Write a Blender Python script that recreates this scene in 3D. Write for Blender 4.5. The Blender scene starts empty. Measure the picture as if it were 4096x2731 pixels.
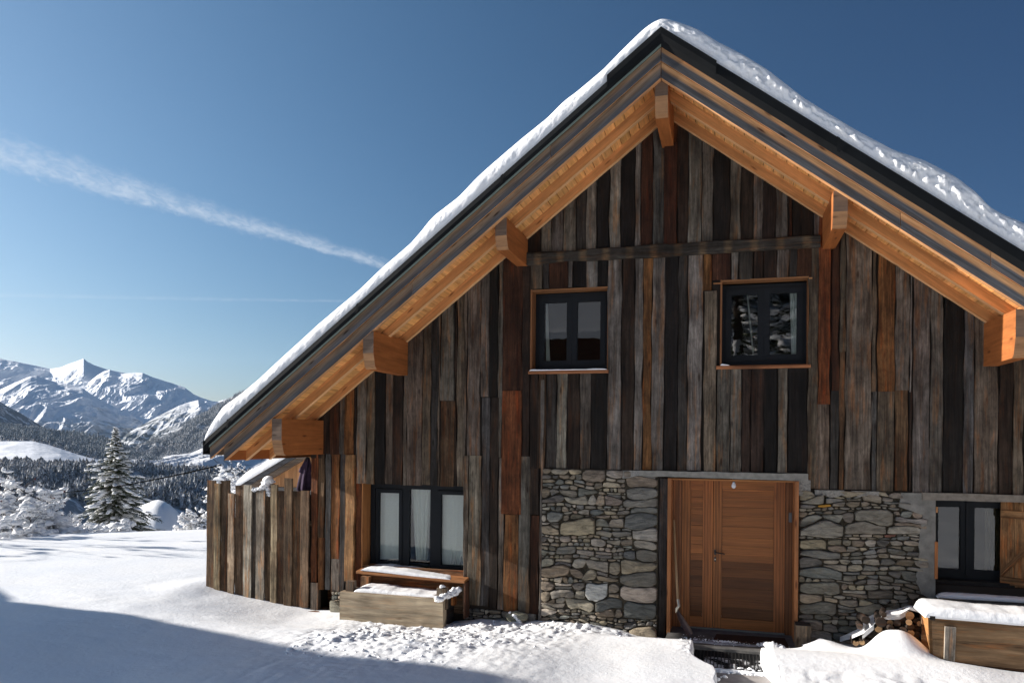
import bpy, math, random
import numpy as np
from mathutils import Vector, Matrix, noise as mnoise
rad = math.radians
random.seed(7)
scene = bpy.context.scene
COL = scene.collection

# ------------------------------------------------------------------ camera
YAW, ROLL, FPX, HZ = 0.2799, 0.0086, 3013.0, 1749.8     # measured from the photograph's perspective
EYE = Vector((0.0, -10.0, 2.5))
cam_d = bpy.data.cameras.new("camera")
cam = bpy.data.objects.new("camera", cam_d); COL.objects.link(cam)
cam_d.sensor_width = 36.0
cam_d.lens = FPX / 4096 * 36
cam_d.shift_y = (HZ - 1365.5) / 4096
cam_d.clip_start = 0.1; cam_d.clip_end = 60000
cam.location = EYE
cam.rotation_euler = (Matrix.Rotation(YAW, 3, 'Z') @ Matrix.Rotation(rad(90), 3, 'X') @ Matrix.Rotation(ROLL, 3, 'Z')).to_euler()
scene.camera = cam

# ------------------------------------------------------------------ light
SUN_AZ_OFF, SUN_EL = rad(5.2), rad(19.2)                 # 5.2 deg in front of the facade plane, from the left
to_sun = Vector((-math.cos(SUN_AZ_OFF) * math.cos(SUN_EL), -math.sin(SUN_AZ_OFF) * math.cos(SUN_EL), math.sin(SUN_EL)))
sun_d = bpy.data.lights.new("sun", 'SUN'); sun = bpy.data.objects.new("sun", sun_d); COL.objects.link(sun)
sun_d.energy = 4.6; sun_d.angle = rad(0.5); sun_d.color = (1.0, 0.94, 0.86)
sun.rotation_euler = to_sun.to_track_quat('Z', 'Y').to_euler()
sun.location = (-40, -10, 30)
world = bpy.data.worlds.new("World"); scene.world = world; world.use_nodes = True
scene.view_settings.view_transform = 'Standard'; scene.view_settings.look = 'None'
scene.view_settings.gamma = 1.0; scene.view_settings.use_curve_mapping = False
scene.view_settings.exposure = 1.15
scene.cycles.max_bounces = 8; scene.cycles.diffuse_bounces = 4; scene.cycles.transparent_max_bounces = 12
scene.cycles.volume_bounces = 0

def lat(px, py):                                        # direction of a measured image point (4096 px wide photo)
    dx, dy = px - 2048.0, py - HZ
    c, s = math.cos(ROLL), math.sin(ROLL)
    X, Z = (c * dx + s * dy) / FPX, -(-s * dx + c * dy) / FPX
    return Vector((-math.sin(YAW) + math.cos(YAW) * X, math.cos(YAW) + math.sin(YAW) * X, Z))
def W(px, py, Y=0.0):                                   # that point on a plane parallel to the facade
    d = lat(px, py); k = (10.0 + Y) / d.y
    return d.x * k, d.z * k + 2.5
def AT(px, py, dist):                                   # that point at a horizontal distance
    d = lat(px, py); k = dist / math.hypot(d.x, d.y)
    return EYE + d * k
REG = dict(R1=(2100, 500, .5102), R2=(2100, 1200, .5102), R3=(1200, 1200, .4847), R4=(1200, 1850, .4252),
           R5=(3200, 900, .3826), R6=(3200, 1400, .3826), S2=(780, 1720, .5187), S3=(2000, 1800, .5527),
           S4=(3000, 1850, .5618), T1=(2400, 60, .7211), T4=(3100, 700, .5102), Q5=(2550, 2350, .3401), Q4=(3150, 2200, .4022),
           M=(0, 1366, .4354), N=(0, 1700, .3827), SK=(0, 500, .7653))
def P(reg, X, Y):
    a, b, s = REG[reg]; return a + X * s, b + Y * s
def WP(reg, X, Y, yy=0.0): return W(*P(reg, X, Y), yy)

# ------------------------------------------------------------------ world: sky with its two vapour trails
nt = world.node_tree; nt.nodes.clear()
def nd(t, ty, **kw):
    n = t.nodes.new(ty)
    for k, v in kw.items(): setattr(n, k, v)
    return n
out = nd(nt, 'ShaderNodeOutputWorld'); bg = nd(nt, 'ShaderNodeBackground'); sky = nd(nt, 'ShaderNodeTexSky')
sky.sky_type = 'NISHITA'; sky.sun_disc = False; sky.sun_elevation = SUN_EL
sky.sun_rotation = math.atan2(to_sun.x, to_sun.y)
sky.altitude = 1600; sky.air_density = 1.0; sky.dust_density = 1.2; sky.ozone_density = 2.2
bg.inputs['Strength'].default_value = 0.10
def math_(t, op, a, b=None, c=None):
    n = nd(t, 'ShaderNodeMath', operation=op)
    for i, v in enumerate((a, b, c)):
        if v is None: continue
        if isinstance(v, (int, float)): n.inputs[i].default_value = v
        else: t.links.new(v, n.inputs[i])
    return n.outputs[0]
tc = nd(nt, 'ShaderNodeTexCoord')
def dot(v):
    n = nd(nt, 'ShaderNodeVectorMath', operation='DOT_PRODUCT'); nt.links.new(tc.outputs['Generated'], n.inputs[0]); n.inputs[1].default_value = v
    return n.outputs['Value']
def smooth(t, x, a, b):
    n = nd(t, 'ShaderNodeMapRange', interpolation_type='SMOOTHSTEP'); t.links.new(x, n.inputs[0])
    n.inputs[1].default_value = a; n.inputs[2].default_value = b; n.inputs[3].default_value = 0; n.inputs[4].default_value = 1
    return n.outputs[0]
def trail(pa, pb, wa, wb, amt, nscale, seed):
    a = lat(*pa).normalized(); b = lat(*pb).normalized()
    n = a.cross(b).normalized(); n = n if n.z > 0 else -n
    t = (b - a); t = (t - n * t.dot(n)); L = t.length; t.normalize()
    al = math_(nt, 'DIVIDE', math_(nt, 'SUBTRACT', dot(t), a.dot(t)), L)          # 0..1 along
    w = math_(nt, 'MULTIPLY_ADD', al, wb - wa, wa)
    comb = nd(nt, 'ShaderNodeCombineXYZ')
    dn = dot(n)
    nt.links.new(math_(nt, 'MULTIPLY', al, nscale), comb.inputs[0]); nt.links.new(math_(nt, 'MULTIPLY', dn, nscale * 5.0), comb.inputs[1]); comb.inputs[2].default_value = seed
    def nz(sc, det, dist=0.6):
        x = nd(nt, 'ShaderNodeTexNoise'); x.inputs['Scale'].default_value = sc; x.inputs['Detail'].default_value = det
        x.inputs['Roughness'].default_value = .62; x.inputs['Distortion'].default_value = dist
        nt.links.new(comb.outputs[0], x.inputs['Vector']); return x.outputs['Fac']
    wob = math_(nt, 'MULTIPLY', math_(nt, 'SUBTRACT', nz(.9, 3), .5), 1.2)
    wob2 = math_(nt, 'MULTIPLY', math_(nt, 'SUBTRACT', nz(3.0, 8), .5), 2.0)
    v = math_(nt, 'ADD', math_(nt, 'ADD', math_(nt, 'DIVIDE', dn, w), math_(nt, 'MULTIPLY', wob, .5)), math_(nt, 'MULTIPLY', wob2, .55))
    lo = smooth(nt, v, -1.05, -.45); hi = math_(nt, 'SUBTRACT', 1.0, smooth(nt, v, -.35, .95))
    core = math_(nt, 'MULTIPLY', lo, hi)
    tex = smooth(nt, nz(3.4, 9), .28, .76)
    m = math_(nt, 'MULTIPLY', core, math_(nt, 'MULTIPLY_ADD', tex, .75, .25))
    ends = math_(nt, 'MULTIPLY', smooth(nt, al, -1.2, -.9), math_(nt, 'SUBTRACT', 1.0, smooth(nt, al, 1.3, 2.0)))
    front = smooth(nt, dot((a + b).normalized()), .2, .4)
    return math_(nt, 'MULTIPLY', math_(nt, 'MULTIPLY', math_(nt, 'MULTIPLY', m, ends), front), amt)
tr1 = trail((0, 592), (1550, 1057), .0235, .0085, .60, 9.0, 1.3)
tr2 = trail((0, 1178), (1330, 1203), .0035, .0022, .22, 6.0, 7.7)
tsum = math_(nt, 'ADD', tr1, tr2)
geo_up = nd(nt, 'ShaderNodeSeparateXYZ'); nt.links.new(tc.outputs['Generated'], geo_up.inputs[0])
# the clear mountain air is darkest away from the sun: depth of the blue follows the angle to the sun
cg = math_(nt, 'MAXIMUM', dot(tuple(to_sun)), -.45)
cc3 = nd(nt, 'ShaderNodeCombineColor')
low = math_(nt, 'POWER', 2.71828, math_(nt, 'MULTIPLY', math_(nt, 'MAXIMUM', geo_up.outputs[2], 0.0), -8.0))
for i_, (k_, m_, h_) in enumerate(((-2.42, 2.36, .50), (-1.56, 1.42, -.14), (-1.20, .92, -.38))):
    nt.links.new(math_(nt, 'POWER', 2.71828, math_(nt, 'ADD', math_(nt, 'MULTIPLY_ADD', cg, m_, k_), math_(nt, 'MULTIPLY', low, h_))), cc3.inputs[i_])
hsv = nd(nt, 'ShaderNodeMix', data_type='RGBA', blend_type='MULTIPLY'); hsv.inputs['Factor'].default_value = 1.0
nt.links.new(sky.outputs[0], hsv.inputs['A']); nt.links.new(cc3.outputs[0], hsv.inputs['B'])
mixw = nd(nt, 'ShaderNodeMix', data_type='RGBA'); nt.links.new(tsum, mixw.inputs['Factor'])
nt.links.new(hsv.outputs['Result'], mixw.inputs['A']); mixw.inputs['B'].default_value = (3.3, 3.6, 4.0, 1)
nt.links.new(mixw.outputs['Result'], bg.inputs['Color']); nt.links.new(bg.outputs[0], out.inputs['Surface'])

# ------------------------------------------------------------------ noise on arrays
_pr = np.random.RandomState(3).rand(64, 64, 8)
def vnoise2(x, y, k=0):
    x = np.asarray(x, float); y = np.asarray(y, float)
    xi = np.floor(x).astype(int); yi = np.floor(y).astype(int); fx = x - xi; fy = y - yi
    fx = fx * fx * fx * (fx * (fx * 6 - 15) + 10); fy = fy * fy * fy * (fy * (fy * 6 - 15) + 10)
    t = _pr[:, :, k]
    a = t[xi % 64, yi % 64]; b = t[(xi + 1) % 64, yi % 64]; c = t[xi % 64, (yi + 1) % 64]; d = t[(xi + 1) % 64, (yi + 1) % 64]
    return (a * (1 - fx) + b * fx) * (1 - fy) + (c * (1 - fx) + d * fx) * fy - .5
def fbm(x, y, o=4, k=0, g=.5):
    r = 0; a = 1.0
    for i in range(o):
        r = r + a * vnoise2(x * 2 ** i + 17.3 * i + i * 5.1, y * 2 ** i + 9.7 * i, (k + i) % 8); a *= g
    return r
def ridged(x, y, o=4, k=0):
    r = 0; a = 1.0
    for i in range(o):
        n = 1 - np.abs(vnoise2(x * 2 ** i + 11.3 * i, y * 2 ** i + 5.7 * i, (k + i) % 8)) * 2.6
        r = r + a * n; a *= .48
    return r
def lump(x, y, k=0):                                     # round clods
    return (np.abs(vnoise2(x, y, k)) * 1.2 + np.abs(vnoise2(x * 2.1 + 3, y * 2.1, k + 1)) * .7 + np.abs(vnoise2(x * 4.3, y * 4.3 + 7, k + 2)) * .4)

# ------------------------------------------------------------------ mesh builder
class MB:
    def __init__(s): s.v = []; s.f = []; s.c = []; s.g = []; s.m = []; s.cm = 0
    def quad(s, pts, col=(1, 1, 1), g=None):
        n = len(s.v); s.v += [tuple(p) for p in pts]; s.c += [col] * len(pts)
        s.g += (g if g else [(0, 0, 0)] * len(pts)); s.f.append(tuple(range(n, n + len(pts)))); s.m.append(s.cm)
    def box(s, o, ax, ay, az, col=(1, 1, 1), off=None):  # o = corner, ax = long axis (full edge vectors)
        o, ax, ay, az = Vector(o), Vector(ax), Vector(ay), Vector(az)
        if off is None: off = random.uniform(0, 50)
        lx, ly, lz = ax.length, ay.length, az.length
        n = len(s.v)
        for i in (0, 1):
            for j in (0, 1):
                for k in (0, 1):
                    s.v.append(tuple(o + ax * i + ay * j + az * k)); s.c.append(col)
                    s.g.append((i * lx + off, j * ly + off * .7 + k * lz, k * lz + off * 1.3))
        F = [(0, 1, 3, 2), (4, 6, 7, 5), (0, 4, 5, 1), (2, 3, 7, 6), (0, 2, 6, 4), (1, 5, 7, 3)]
        if ax.cross(ay).dot(az) < 0: F = [tuple(reversed(f)) for f in F]
        s.f += [tuple(n + i for i in f) for f in F]; s.m += [s.cm] * 6
    def bx(s, x0, x1, y0, y1, z0, z1, col=(1, 1, 1), axis='x', off=None):
        dx, dy, dz = (x1 - x0, 0, 0), (0, y1 - y0, 0), (0, 0, z1 - z0)
        if axis == 'x': s.box((x0, y0, z0), dx, dy, dz, col, off)
        elif axis == 'y': s.box((x0, y0, z0), dy, dz, dx, col, off)
        else: s.box((x0, y0, z0), dz, dx, dy, col, off)
    def grid(s, V, col=None, g=None, closed=False):      # V array (n,m,3)
        n, m = V.shape[:2]; b = len(s.v)
        s.v += [tuple(p) for p in V.reshape(-1, 3)]
        s.c += ([col] * (n * m) if col is None or isinstance(col, tuple) else [tuple(c) for c in np.asarray(col).reshape(-1, 3)])
        if col is None: s.c[b:] = [(1, 1, 1)] * (n * m)
        s.g += ([(0, 0, 0)] * (n * m) if g is None else [tuple(p) for p in np.asarray(g).reshape(-1, 3)])
        mm = m if closed else m - 1
        for i in range(n - 1):
            for j in range(mm):
                j2 = (j + 1) % m
                s.f.append((b + i * m + j, b + i * m + j2, b + (i + 1) * m + j2, b + (i + 1) * m + j)); s.m.append(s.cm)
    def tube(s, pts, rs, n=8, col=(1, 1, 1), caps=True, off=0, capcol=None):
        pts = [Vector(p) for p in pts]; b = len(s.v); L = 0
        t0 = (pts[1] - pts[0]).normalized(); up = Vector((0, 0, 1)) if abs(t0.z) < .9 else Vector((1, 0, 0))
        u = t0.cross(up).normalized()
        for i, p in enumerate(pts):
            t = (pts[min(i + 1, len(pts) - 1)] - pts[max(i - 1, 0)])
            if t.length < 1e-9: t = t0
            t.normalize(); u = (u - t * u.dot(t)).normalized(); w = t.cross(u)
            if i: L += (p - pts[i - 1]).length
            for k in range(n):
                a = 2 * math.pi * k / n
                s.v.append(tuple(p + (u * math.cos(a) + w * math.sin(a)) * rs[i])); s.c.append(col); s.g.append((L + off, a * rs[i] * 1.0 + off, 0))
        for i in range(len(pts) - 1):
            for k in range(n):
                k2 = (k + 1) % n
                s.f.append((b + i * n + k, b + i * n + k2, b + (i + 1) * n + k2, b + (i + 1) * n + k)); s.m.append(s.cm)
        if caps:
            for i, fl in ((0, True), (len(pts) - 1, False)):
                c0 = len(s.v)
                for k in range(n):
                    s.v.append(s.v[b + i * n + k]); s.c.append(capcol or col); s.g.append((math.cos(2 * math.pi * k / n) * rs[i] + off, math.sin(2 * math.pi * k / n) * rs[i], 3))
                f = tuple(range(c0, c0 + n)); s.f.append(tuple(reversed(f)) if fl else f); s.m.append(s.cm + (1 if capcol else 0))
    def build(s, name, mats, parent=None, smooth=False, loc=None):
        me = bpy.data.meshes.new(name); nv = len(s.v)
        me.from_pydata([tuple(v) for v in s.v], [], s.f)
        c = np.ones((nv, 4), np.float32); c[:, :3] = np.array(s.c, np.float32).reshape(-1, 3)
        a = me.color_attributes.new('Col', 'FLOAT_COLOR', 'POINT'); a.data.foreach_set('color', c.ravel())
        g = me.attributes.new('gc', 'FLOAT_VECTOR', 'POINT'); g.data.foreach_set('vector', np.array(s.g, np.float32).ravel())
        if not isinstance(mats, (list, tuple)): mats = [mats]
        for m in mats: me.materials.append(m)
        if len(mats) > 1: me.polygons.foreach_set('material_index', s.m)
        if smooth: me.polygons.foreach_set('use_smooth', [True] * len(me.polygons))
        me.update()
        o = bpy.data.objects.new(name, me); COL.objects.link(o)
        if parent is not None:
            o.parent = parent; o.matrix_parent_inverse = parent.matrix_world.inverted() if False else Matrix.Translation(-parent.location)
        return o
def tag(o, label=None, cat=None, group=None, kind=None):
    for k, v in (('label', label), ('category', cat), ('group', group), ('kind', kind)):
        if v: o[k] = v
    return o
def empty(name, loc=(0, 0, 0)):
    o = bpy.data.objects.new(name, None); COL.objects.link(o); o.location = loc; o.empty_display_size = .2
    return o
def copy_tree(o, parent=None):
    c = o.copy(); COL.objects.link(c)
    if parent is not None: c.parent = parent
    for ch in list(o.children): copy_tree(ch, c)
    return c
def fast_mesh(name, V, F, mats, col=None, smooth=True, mi=None, parent=None):
    """V (n,3) float, F (m,k) int arrays"""
    V = np.asarray(V, np.float32); F = np.asarray(F, np.int32); k = F.shape[1]
    me = bpy.data.meshes.new(name); me.vertices.add(len(V)); me.vertices.foreach_set('co', V.ravel())
    me.loops.add(F.size); me.loops.foreach_set('vertex_index', F.ravel())
    me.polygons.add(len(F)); me.polygons.foreach_set('loop_start', np.arange(0, F.size, k, dtype=np.int32))
    me.polygons.foreach_set('loop_total', np.full(len(F), k, np.int32))
    if not isinstance(mats, (list, tuple)): mats = [mats]
    for m in mats: me.materials.append(m)
    if mi is not None: me.polygons.foreach_set('material_index', np.asarray(mi, np.int32))
    me.polygons.foreach_set('use_smooth', [smooth] * len(F))
    me.update(calc_edges=True); me.validate()
    if col is not None:
        c = np.ones((len(V), 4), np.float32); c[:, :3] = col
        a = me.color_attributes.new('Col', 'FLOAT_COLOR', 'POINT'); a.data.foreach_set('color', c.ravel())
    o = bpy.data.objects.new(name, me); COL.objects.link(o)
    if parent is not None: o.parent = parent; o.matrix_parent_inverse = Matrix.Translation(-parent.location)
    return o
def grid_faces(n, m):
    i = np.arange(n - 1)[:, None] * m + np.arange(m - 1)[None, :]; i = i.ravel()
    return np.stack([i, i + 1, i + m + 1, i + m], 1)

# ------------------------------------------------------------------ materials
def newmat(name, rough=.8, spec=.3):
    m = bpy.data.materials.new(name); m.use_nodes = True; t = m.node_tree
    b = t.nodes['Principled BSDF']; b.inputs['Roughness'].default_value = rough; b.inputs['Specular IOR Level'].default_value = spec
    return m, t, b
def noise_n(t, vec, scale, detail=5, rough=.55, dist=0.0):
    n = nd(t, 'ShaderNodeTexNoise'); n.inputs['Scale'].default_value = scale; n.inputs['Detail'].default_value = detail
    n.inputs['Roughness'].default_value = rough; n.inputs['Distortion'].default_value = dist
    t.links.new(vec, n.inputs['Vector']); return n.outputs['Fac']
def mapping(t, vec, sc):
    n = nd(t, 'ShaderNodeMapping'); n.inputs['Scale'].default_value = sc; t.links.new(vec, n.inputs['Vector']); return n.outputs[0]
def mixc(t, f, a, b, mode='MIX'):
    n = nd(t, 'ShaderNodeMix', data_type='RGBA', blend_type=mode)
    for s_, v in (('Factor', f), ('A', a), ('B', b)):
        if isinstance(v, (int, float)): n.inputs[s_].default_value = v
        elif isinstance(v, tuple): n.inputs[s_].default_value = (*v, 1) if len(v) == 3 else v
        else: t.links.new(v, n.inputs[s_])
    return n.outputs['Result']
def ramp(t, x, a, b, lo=0.0, hi=1.0):
    n = nd(t, 'ShaderNodeMapRange'); t.links.new(x, n.inputs[0]); n.inputs[1].default_value = a; n.inputs[2].default_value = b
    n.inputs[3].default_value = lo; n.inputs[4].default_value = hi; return n.outputs[0]
def bump(t, b, h, strength, dist):
    n = nd(t, 'ShaderNodeBump'); n.inputs['Strength'].default_value = strength; n.inputs['Distance'].default_value = dist
    t.links.new(h, n.inputs['Height']); t.links.new(n.outputs[0], b.inputs['Normal'])
def attr(t, name):
    n = nd(t, 'ShaderNodeAttribute'); n.attribute_name = name; return n
def combine_gray(t, v):
    n = nd(t, 'ShaderNodeCombineColor'); [t.links.new(v, n.inputs[i]) for i in range(3)]; return n.outputs[0]

def wood(name, patch=.6, streak=(.5, 1.35), rough=.85, knots=.6, warm=.0, grain=26, bumpd=.004, pale=0.0, rings=0.0, cracks=0.0, blotch=0.0):
    m, t, b = newmat(name, rough, .25)
    c = attr(t, 'Col').outputs['Color']; g = attr(t, 'gc').outputs['Vector']
    s1 = noise_n(t, mapping(t, g, (1.6, grain * 2, grain * 2)), 1.0, 7, .65, .35)
    s2 = noise_n(t, mapping(t, g, (.9, grain * .5, grain * .5)), 1.0, 5, .6, .8)
    p1 = noise_n(t, mapping(t, g, (1.0, 7, 7)), 1.0, 6, .6, .3)
    p2 = noise_n(t, mapping(t, g, (1.5, 16, 16)), 1.0, 6, .65, .2)
    col = mixc(t, 1.0, c, combine_gray(t, ramp(t, s1, .3, .7, *streak)), 'MULTIPLY')
    col = mixc(t, 1.0, col, combine_gray(t, ramp(t, s2, .3, .7, .72, 1.25)), 'MULTIPLY')
    if rings:
        w = nd(t, 'ShaderNodeTexWave', wave_type='RINGS', rings_direction='X'); w.inputs['Scale'].default_value = 11; w.inputs['Distortion'].default_value = 3.2; w.inputs['Detail'].default_value = 3; w.inputs['Detail Scale'].default_value = .8
        t.links.new(mapping(t, g, (.12, 1.6, 1.6)), w.inputs['Vector'])
        col = mixc(t, 1.0, col, combine_gray(t, ramp(t, w.outputs['Fac'], 0, 1, 1 - rings, 1 + rings * .5)), 'MULTIPLY')
    s3_ = noise_n(t, mapping(t, g, (.55, grain * 1.3, grain * 1.3)), 1.0, 3, .5, .25)
    crack = math_(t, 'MULTIPLY', ramp(t, math_(t, 'ABSOLUTE', math_(t, 'SUBTRACT', s3_, .5)), .0, .012, 1, 0), ramp(t, p2, .45, .55))
    col = mixc(t, math_(t, 'MULTIPLY', crack, cracks), col, mixc(t, 1.0, col, (.22, .18, .16), 'MULTIPLY'))
    bl = noise_n(t, mapping(t, g, (7, 13, 13)), 1.0, 6, .7, .5)
    if blotch: col = mixc(t, 1.0, col, combine_gray(t, ramp(t, bl, .3, .7, 1 - blotch, 1 + blotch * .8)), 'MULTIPLY')
    dk = ramp(t, p1, .47, .62)
    col = mixc(t, math_(t, 'MULTIPLY', dk, patch), col, mixc(t, 1.0, col, (.32, .26, .22), 'MULTIPLY'))
    if pale:
        col = mixc(t, math_(t, 'MULTIPLY', ramp(t, p2, .52, .70), pale), col, mixc(t, 1.0, col, (2.1, 2.15, 2.2), 'MULTIPLY'))
    if warm:
        col = mixc(t, math_(t, 'MULTIPLY', ramp(t, p2, .47, .36), warm), col, mixc(t, 1.0, col, (1.9, 1.05, .5), 'MULTIPLY'))
    if knots:
        v = nd(t, 'ShaderNodeTexVoronoi'); v.inputs['Scale'].default_value = 1.0; v.inputs['Randomness'].default_value = 1
        t.links.new(mapping(t, g, (2.2, 8.5, 8.5)), v.inputs['Vector'])
        k = ramp(t, v.outputs['Distance'], .16, .06)
        gate = ramp(t, v.outputs['Color'], .35, .45)
        col = mixc(t, math_(t, 'MULTIPLY', math_(t, 'MULTIPLY', k, gate), knots), col, mixc(t, 1.0, col, (.25, .15, .1), 'MULTIPLY'))
    t.links.new(col, b.inputs['Base Color'])
    bump(t, b, math_(t, 'ADD', s1, math_(t, 'MULTIPLY', p1, .5)), .8, bumpd)
    return m
M_OLD = wood('weathered_wood', patch=.72, warm=.62, pale=.55, streak=(.50, 1.45), bumpd=.012, cracks=.85, blotch=.45, knots=.85)
M_NEW = wood('larch_wood', patch=.10, streak=(.78, 1.14), knots=.8, rough=.65, grain=18, bumpd=.001, blotch=.10, cracks=.25)
M_FASCIA = wood('greyed_board_wood', patch=.45, streak=(.55, 1.4), knots=1.0, rough=.75, warm=.3, pale=.2, cracks=.4)
M_DOOR = wood('oiled_larch_door', patch=.12, streak=(.65, 1.25), knots=.3, rough=.42, grain=22, bumpd=.001, rings=.32)

def snowmat(name, bscale=1.0, bstr=.35, sparkle=True):
    m, t, b = newmat(name, .65, .2)
    geo = nd(t, 'ShaderNodeNewGeometry'); p = geo.outputs['Position']
    n1 = noise_n(t, p, 14 * bscale, 6, .6); n2 = noise_n(t, p, 90 * bscale, 3, .6); n3 = noise_n(t, p, 1.3 * bscale, 4, .5)
    t.links.new(mixc(t, ramp(t, n3, .35, .65), (.84, .86, .89), (.90, .905, .91)), b.inputs['Base Color'])
    h = math_(t, 'ADD', n1, math_(t, 'MULTIPLY', n2, .25))
    bump(t, b, h, bstr, .03)
    return m
M_SNOW = snowmat('snow')
M_SNOW_ROUGH = snowmat('crumbly_snow', 1.5, .45)

def plain(name, col, rough=.6, spec=.2, metal=0, nscale=0, namt=.2, bumpd=0):
    m, t, b = newmat(name, rough, spec); b.inputs['Metallic'].default_value = metal
    if nscale:
        p = nd(t, 'ShaderNodeNewGeometry').outputs['Position']
        n = noise_n(t, p, nscale, 6, .6)
        t.links.new(mixc(t, 1.0, col, combine_gray(t, ramp(t, n, .3, .7, 1 - namt, 1 + namt)), 'MULTIPLY'), b.inputs['Base Color'])
        if bumpd: bump(t, b, n, .7, bumpd)
    else: b.inputs['Base Color'].default_value = (*col, 1)
    return m
M_METAL = plain('dark_sheet_metal', (.008, .009, .010), .75, .12, 0, 3, .3)
M_METAL_EDGE = plain('pale_zinc_edge', (.13, .16, .13), .45, .5, 0)
M_FRAME = plain('anthracite_paint', (.009, .011, .014), .6, .2, 0, 8, .12)
M_CURTAIN = plain('white_linen', (.62, .66, .62), .9, .1, 0, 60, .06)
M_DARK = plain('dark_interior', (.02, .018, .016), .9, .1)
M_CONC = plain('concrete', (.20, .19, .17), .9, .2, 0, 9, .28, .01)
M_MORTAR = plain('lime_mortar', (.062, .052, .038), .95, .1, 0, 25, .5, .02)
M_RUBBER = plain('black_rubber', (.012, .012, .013), .7, .3)
M_PURPLE = plain('purple_canvas', (.060, .040, .075), .85, .15, 0, 14, .25)
M_STEEL = plain('worn_steel', (.16, .13, .12), .42, .5, .6, 12, .4)
M_BRASS = plain('dull_bare_metal', (.5, .45, .36), .35, .5, .8)
M_BLACK = plain('black_hardware', (.008, .008, .008), .35, .5)
M_WHITE = plain('milky_glass_bulb', (.6, .6, .62), .15, .6)
M_BARK = plain('bark', (.07, .05, .04), .95, .1, 0, 30, .4, .01)
M_TWIG = plain('twig_bark', (.055, .04, .035), .95, .1)
M_BERRY = plain('withered_fruit', (.12, .02, .015), .7, .2)
M_CABLE = plain('black_cable', (.004, .004, .004), .95, .0)

def stone_mat():
    m, t, b = newmat('field_stone', .85, .25)
    c = attr(t, 'Col').outputs['Color']; g = attr(t, 'gc').outputs['Vector']
    a = noise_n(t, mapping(t, g, (6, 6, 26)), 1.0, 8, .65, .7); f = noise_n(t, g, 60, 5, .7); l = noise_n(t, g, 5, 5, .6)
    col = mixc(t, 1.0, c, combine_gray(t, ramp(t, a, .3, .7, .45, 1.45)), 'MULTIPLY')
    col = mixc(t, math_(t, 'MULTIPLY', ramp(t, f, .55, .7), .45), col, mixc(t, 1.0, col, (1.7, 1.65, 1.55), 'MULTIPLY'))
    col = mixc(t, math_(t, 'MULTIPLY', ramp(t, l, .55, .68), .45), col, (.16, .125, .08))
    t.links.new(col, b.inputs['Base Color']); bump(t, b, math_(t, 'ADD', a, math_(t, 'MULTIPLY', f, .4)), 1.0, .022)
    return m
M_STONE = stone_mat()

def glass_mat(name='window_glass', tint=(.92, .95, .94), refl=2.1):
    m = bpy.data.materials.new(name); m.use_nodes = True; t = m.node_tree; t.nodes.clear()
    o = nd(t, 'ShaderNodeOutputMaterial'); mx = nd(t, 'ShaderNodeMixShader'); tr = nd(t, 'ShaderNodeBsdfTransparent'); gl = nd(t, 'ShaderNodeBsdfGlossy')
    gl.inputs['Roughness'].default_value = .004; gl.inputs['Color'].default_value = (1, 1, 1, 1); tr.inputs['Color'].default_value = (*tint, 1)
    fr = nd(t, 'ShaderNodeFresnel'); fr.inputs['IOR'].default_value = 1.5
    n = noise_n(t, nd(t, 'ShaderNodeNewGeometry').outputs['Position'], 2.5, 2)
    bp = nd(t, 'ShaderNodeBump'); bp.inputs['Strength'].default_value = .06; bp.inputs['Distance'].default_value = .01
    t.links.new(n, bp.inputs['Height']); t.links.new(bp.outputs[0], gl.inputs['Normal'])
    t.links.new(math_(t, 'MULTIPLY', fr.outputs[0], refl), mx.inputs[0]); t.links.new(tr.outputs[0], mx.inputs[1]); t.links.new(gl.outputs[0], mx.inputs[2])
    t.links.new(mx.outputs[0], o.inputs[0]); return m
M_GLASS = glass_mat()

def conifer_mat(name, snow_lo, snow_hi, scale, g1=(.028, .040, .022), g2=(.055, .065, .030), snowamt=1.0):
    m, t, b = newmat(name, .85, .15)
    geo = nd(t, 'ShaderNodeNewGeometry'); sp = nd(t, 'ShaderNodeSeparateXYZ'); t.links.new(geo.outputs['Normal'], sp.inputs[0])
    n = noise_n(t, geo.outputs['Position'], scale, 4, .6)
    c = mixc(t, n, g1, g2)
    f = math_(t, 'ADD', sp.outputs[2], math_(t, 'MULTIPLY', math_(t, 'SUBTRACT', n, .5), 1.6))
    t.links.new(mixc(t, math_(t, 'MULTIPLY', ramp(t, f, snow_lo, snow_hi), snowamt), c, (.82, .84, .87)), b.inputs['Base Color'])
    return m
# ================================================================== THE CHALET
PAL = dict(g=(.112, .096, .080), G=(.180, .156, .130), T=(.110, .085, .062), k=(.036, .031, .027), K=(.011, .0088, .0078),
           D=(.027, .017, .012), R=(.115, .036, .012), r=(.050, .020, .010), O=(.150, .066, .023), B=(.070, .066, .062),
           F=(.078, .045, .024), W=(.36, .31, .24), H=(.130, .106, .082))
LARCH = (.62, .285, .10); LARCH_D = (.36, .122, .034)
XA, SL, SLL, SLR = -0.79, 0.763, 0.771, 0.760                                    # ridge position, roof pitch (tan)
def zroof(x, off): return off + 2.5 - (SLL if x < XA else SLR) * abs(x - XA)
OFF_FLASH, OFF_F1, OFF_F2, OFF_F3, OFF_RAFT = 4.75, 4.57, 4.385, 4.20, 4.17
YF = -1.12                                               # front plane of the verge boards
XL, XR = -6.99, 5.7
chalet = empty('chalet', (XA, 3.0, 0.0))
tag(chalet, 'weathered plank chalet with stone base and steep snow-covered roof, filling the right of the view', 'chalet')

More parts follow.
